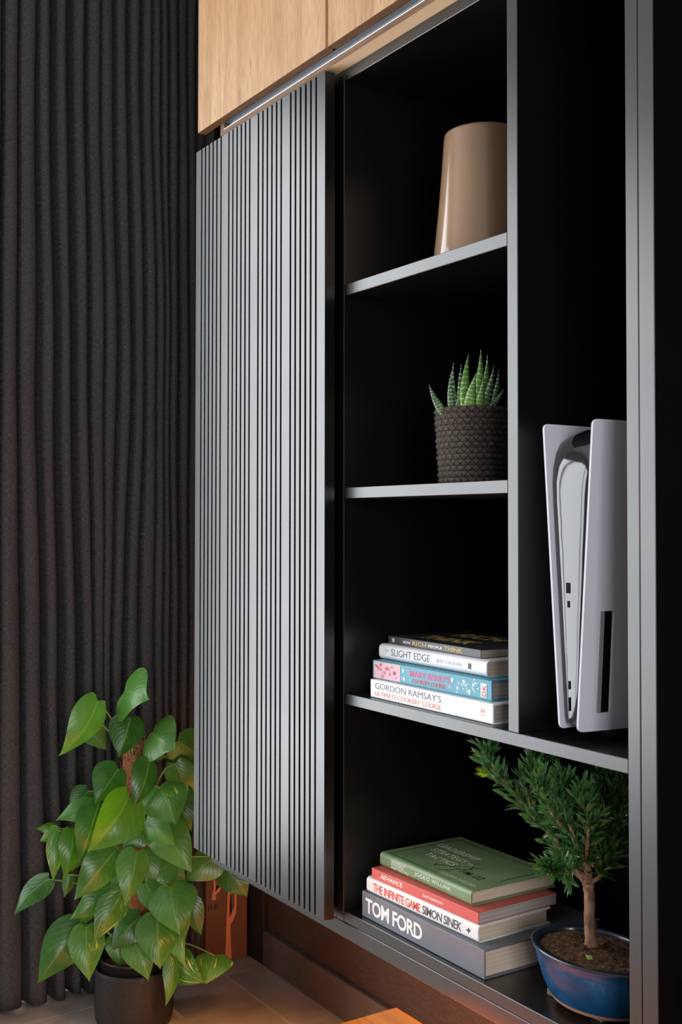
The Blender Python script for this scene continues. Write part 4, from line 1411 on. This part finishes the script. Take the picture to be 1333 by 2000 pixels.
# ------------------------------------------------------------------ bonsai
def build_bonsai():
    rnd = random.Random(11)
    cx, cy = -1.050, 1.074
    t = thing('bonsai_tree', (cx, cy, zs4), 'small yew bonsai in an oval blue glazed pot on the bottom shelf', 'bonsai')
    a, b = 0.096, 0.068
    zr = Z(-0.550) - zs4
    sy = b / a
    prof = [(0.001, 0.0080), (0.062, 0.0080), (0.068, 0.012), (0.0745, 0.022)]
    pot_lo = lathe('clay_base', [(0.001, 0.0075), (0.060, 0.0075), (0.066, 0.0095), (0.0685, 0.0145)], 72, (cx, cy, zs4), MAT['terracotta'], t, 1, sy)
    lathe('pot', [(0.0685, 0.0140), (0.0735, 0.021), (0.0800, 0.034), (0.0850, 0.048), (0.0885, 0.060), (0.0905, 0.0685), (0.0935, 0.0705), (0.0955, zr - 0.002)], 96, (cx, cy, zs4), MAT['blue'], t, 1, sy)
    lathe('rim', [(0.0955, zr - 0.0022), (0.0962, zr), (0.0945, zr + 0.0012), (0.0865, zr + 0.0010), (0.0850, zr - 0.001), (0.0845, zr - 0.010)], 96, (cx, cy, zs4), MAT['blue_rim'], t, 1, sy)
    # soil, mounded and lumpy
    verts, faces = [], []
    N, M = 48, 14
    for i in range(M + 1):
        r = 0.0850 * i / M
        for k_ in range(N):
            th = 2 * math.pi * k_ / N
            h = zr - 0.0035 + 0.004 * (1 - (i / M) ** 2) + rnd.uniform(-.0011, .0011) - (0.003 if i == M else 0)
            verts.append((cx + r * math.cos(th), cy + r * sy * math.sin(th), zs4 + h))
    for i in range(M):
        for k_ in range(N):
            p_ = i * N + k_; q = i * N + (k_ + 1) % N
            faces.append((p_, q, q + N, p_ + N))
    so = mesh_obj('soil', verts, faces, MAT['soil'], t, True)
    vs, fs = [], []
    for _ in range(260):
        th = rnd.uniform(0, 6.283); r = 0.078 * math.sqrt(rnd.random())
        p_ = Vector((cx + r * math.cos(th), cy + r * sy * math.sin(th), zs4 + zr - 0.002 + 0.004 * (1 - (r / .085) ** 2)))
        s = rnd.uniform(.0008, .0022)
        i = len(vs)
        for d in ((1, 0, 0), (-1, 0, 0), (0, 1, 0), (0, -1, 0), (0, 0, 1), (0, 0, -1)):
            vs.append(p_ + Vector(d) * s * rnd.uniform(.6, 1.2))
        for f in ((0, 2, 4), (2, 1, 4), (1, 3, 4), (3, 0, 4), (2, 0, 5), (1, 2, 5), (3, 1, 5), (0, 3, 5)):
            fs.append(tuple(i + q for q in f))
    S(mesh_obj('soil_crumbs', vs, fs, MAT['soil'], so), 'stuff')
    for x, y in ((-1.106, 1.0565), (-1.0245, 1.0545), (-1.100, 1.103), (-1.012, 1.103)):
        box('foot', x - .010, x + .010, y - .006, y + .006, zs4 + .0003, zs4 + .0085, MAT['clay_block'], t, .0008)
    # trunk and branches: one skinned-looking tube per limb
    cols = []
    for bi, br in enumerate(BONSAI):
        pts = [Vector(p[:3]) for p in br]
        rad = [p[3] for p in br]
        path = smooth_path(pts, 4)
        rr = []
        for i in range(len(path)):
            f = i / 4
            k_ = min(int(f), len(rad) - 2)
            rr.append(rad[k_] + (rad[k_ + 1] - rad[k_]) * (f - k_))
        if bi == 0: rr[0] = 0.0115; rr[1] = 0.0095
        path2 = [p + Vector((rnd.uniform(-1, 1), rnd.uniform(-1, 1), 0)) * r * .12 for p, r in zip(path, rr)]
        vs, fs = tube_geo(path2, rr, 12)
        trunk = mesh_obj('trunk' if bi == 0 else 'branch', vs, fs, MAT['bark'], t, True)
        if bi == 0: continue
        # leafy shoots on the outer part of each branch
        vs, fs = [], []
        zc = Z(-0.297)

        def needle(p, d, L, w):
            d = d.normalized()
            s = d.cross(Vector((rnd.uniform(-1, 1), rnd.uniform(-1, 1), rnd.uniform(0, 1))))
            if s.length < .1: return
            s.normalize(); n = d.cross(s)
            tip = p + d * L
            if tip.z > zc or tip.y < 1.003 and tip.z > zc: return
            if tip.y < 0.985 or tip.x > -0.928 or tip.x > -0.93: return
            i = len(vs)
            droop = Vector((0, 0, -1)) * L * rnd.uniform(-.05, .15)
            vs.extend([p, p + d * L * .35 + s * w + n * w * .25, p + d * L * .35 - n * w * .15, p + d * L * .35 - s * w + n * w * .25,
                       p + d * L * .75 + s * w * .85 + n * w * .2 + droop * .4, p + d * L * .75 - n * w * .15 + droop * .4, p + d * L * .75 - s * w * .85 + n * w * .2 + droop * .4, tip + droop])
            fs.extend([(i, i + 1, i + 2), (i, i + 2, i + 3), (i + 1, i + 4, i + 5, i + 2), (i + 2, i + 5, i + 6, i + 3), (i + 4, i + 7, i + 5), (i + 5, i + 7, i + 6)])
        n0 = int(len(path) * (0.22 if bi in (1,) else 0.2))
        for i in range(n0, len(path)):
            p = path[i]
            tan = (path[min(i + 1, len(path) - 1)] - path[i - 1]).normalized()
            end = i >= len(path) - 2
            for _ in range(2 if not end else 4):
                dirv = (tan * (0.75 if not end else 1.3) + Vector((rnd.uniform(-1, 1), rnd.uniform(-1, 1), rnd.uniform(-.25, .95))) * .85).normalized()
                L = rnd.uniform(.016, .034) if not end else rnd.uniform(.016, .026)
                nn_ = rnd.randint(7, 11)
                st = []
                for s in range(nn_):
                    f = (s + 1) / nn_
                    c_ = p + dirv * L * f + Vector((0, 0, 1)) * .004 * f * f
                    st.append(c_)
                    side = Vector((rnd.uniform(-1, 1), rnd.uniform(-1, 1), rnd.uniform(-.5, 1)))
                    d = dirv * (0.55 + .5 * f) + side * .62
                    needle(c_, d, rnd.uniform(.018, .028) * (1.05 - .2 * f), rnd.uniform(.0021, .0031))
                if st[-1].z < zc:
                    pass
            for _ in range(4):
                needle(p, tan * .5 + Vector((rnd.uniform(-1, 1), rnd.uniform(-1, 1), rnd.uniform(-.6, 1))) * .8, rnd.uniform(.015, .023), rnd.uniform(.0018, .0026))
        S(mesh_obj('foliage', vs, fs, MAT['needle'], t), 'stuff')
        tag(t.children[-1] if False else trunk)
    # bright new shoot at the far tip
    vs, fs = [], []
    A, B = Vector(LIME_TIP[:3]), Vector(LIME_TIP[3:])
    d0 = (B - A).normalized()
    for s in range(46):
        p = A + (B - A) * rnd.uniform(.2, .7)
        d = (d0 * 1.1 + Vector((rnd.uniform(-1, 1), rnd.uniform(-1, 1), rnd.uniform(-1, 1))) * .6).normalized()
        sdir = d.cross(Vector((.3, .5, .8))).normalized(); L = rnd.uniform(.011, .018); w = .0019
        i = len(vs)
        vs.extend([p, p + d * L * .5 + sdir * w, p + d * L, p + d * L * .5 - sdir * w])
        fs.append((i, i + 1, i + 2, i + 3))
    o = S(mesh_obj('new_growth', vs, fs, MAT['needle_lime'], t), 'stuff')
    o['label'] = 'lime green young shoot'
    # fallen leaf on the soil
    vs, fs = [], []
    p = Vector((-1.040, 1.045, Z(-0.548)))
    d = Vector((.018, .001, -.004)); s = Vector((.001, .0028, .002))
    mesh_obj('fallen_leaf', [p, p + d * .4 + s, p + d, p + d * .4 - s], [(0, 1, 2, 3)], MAT['petiole'], t)


build_bonsai()
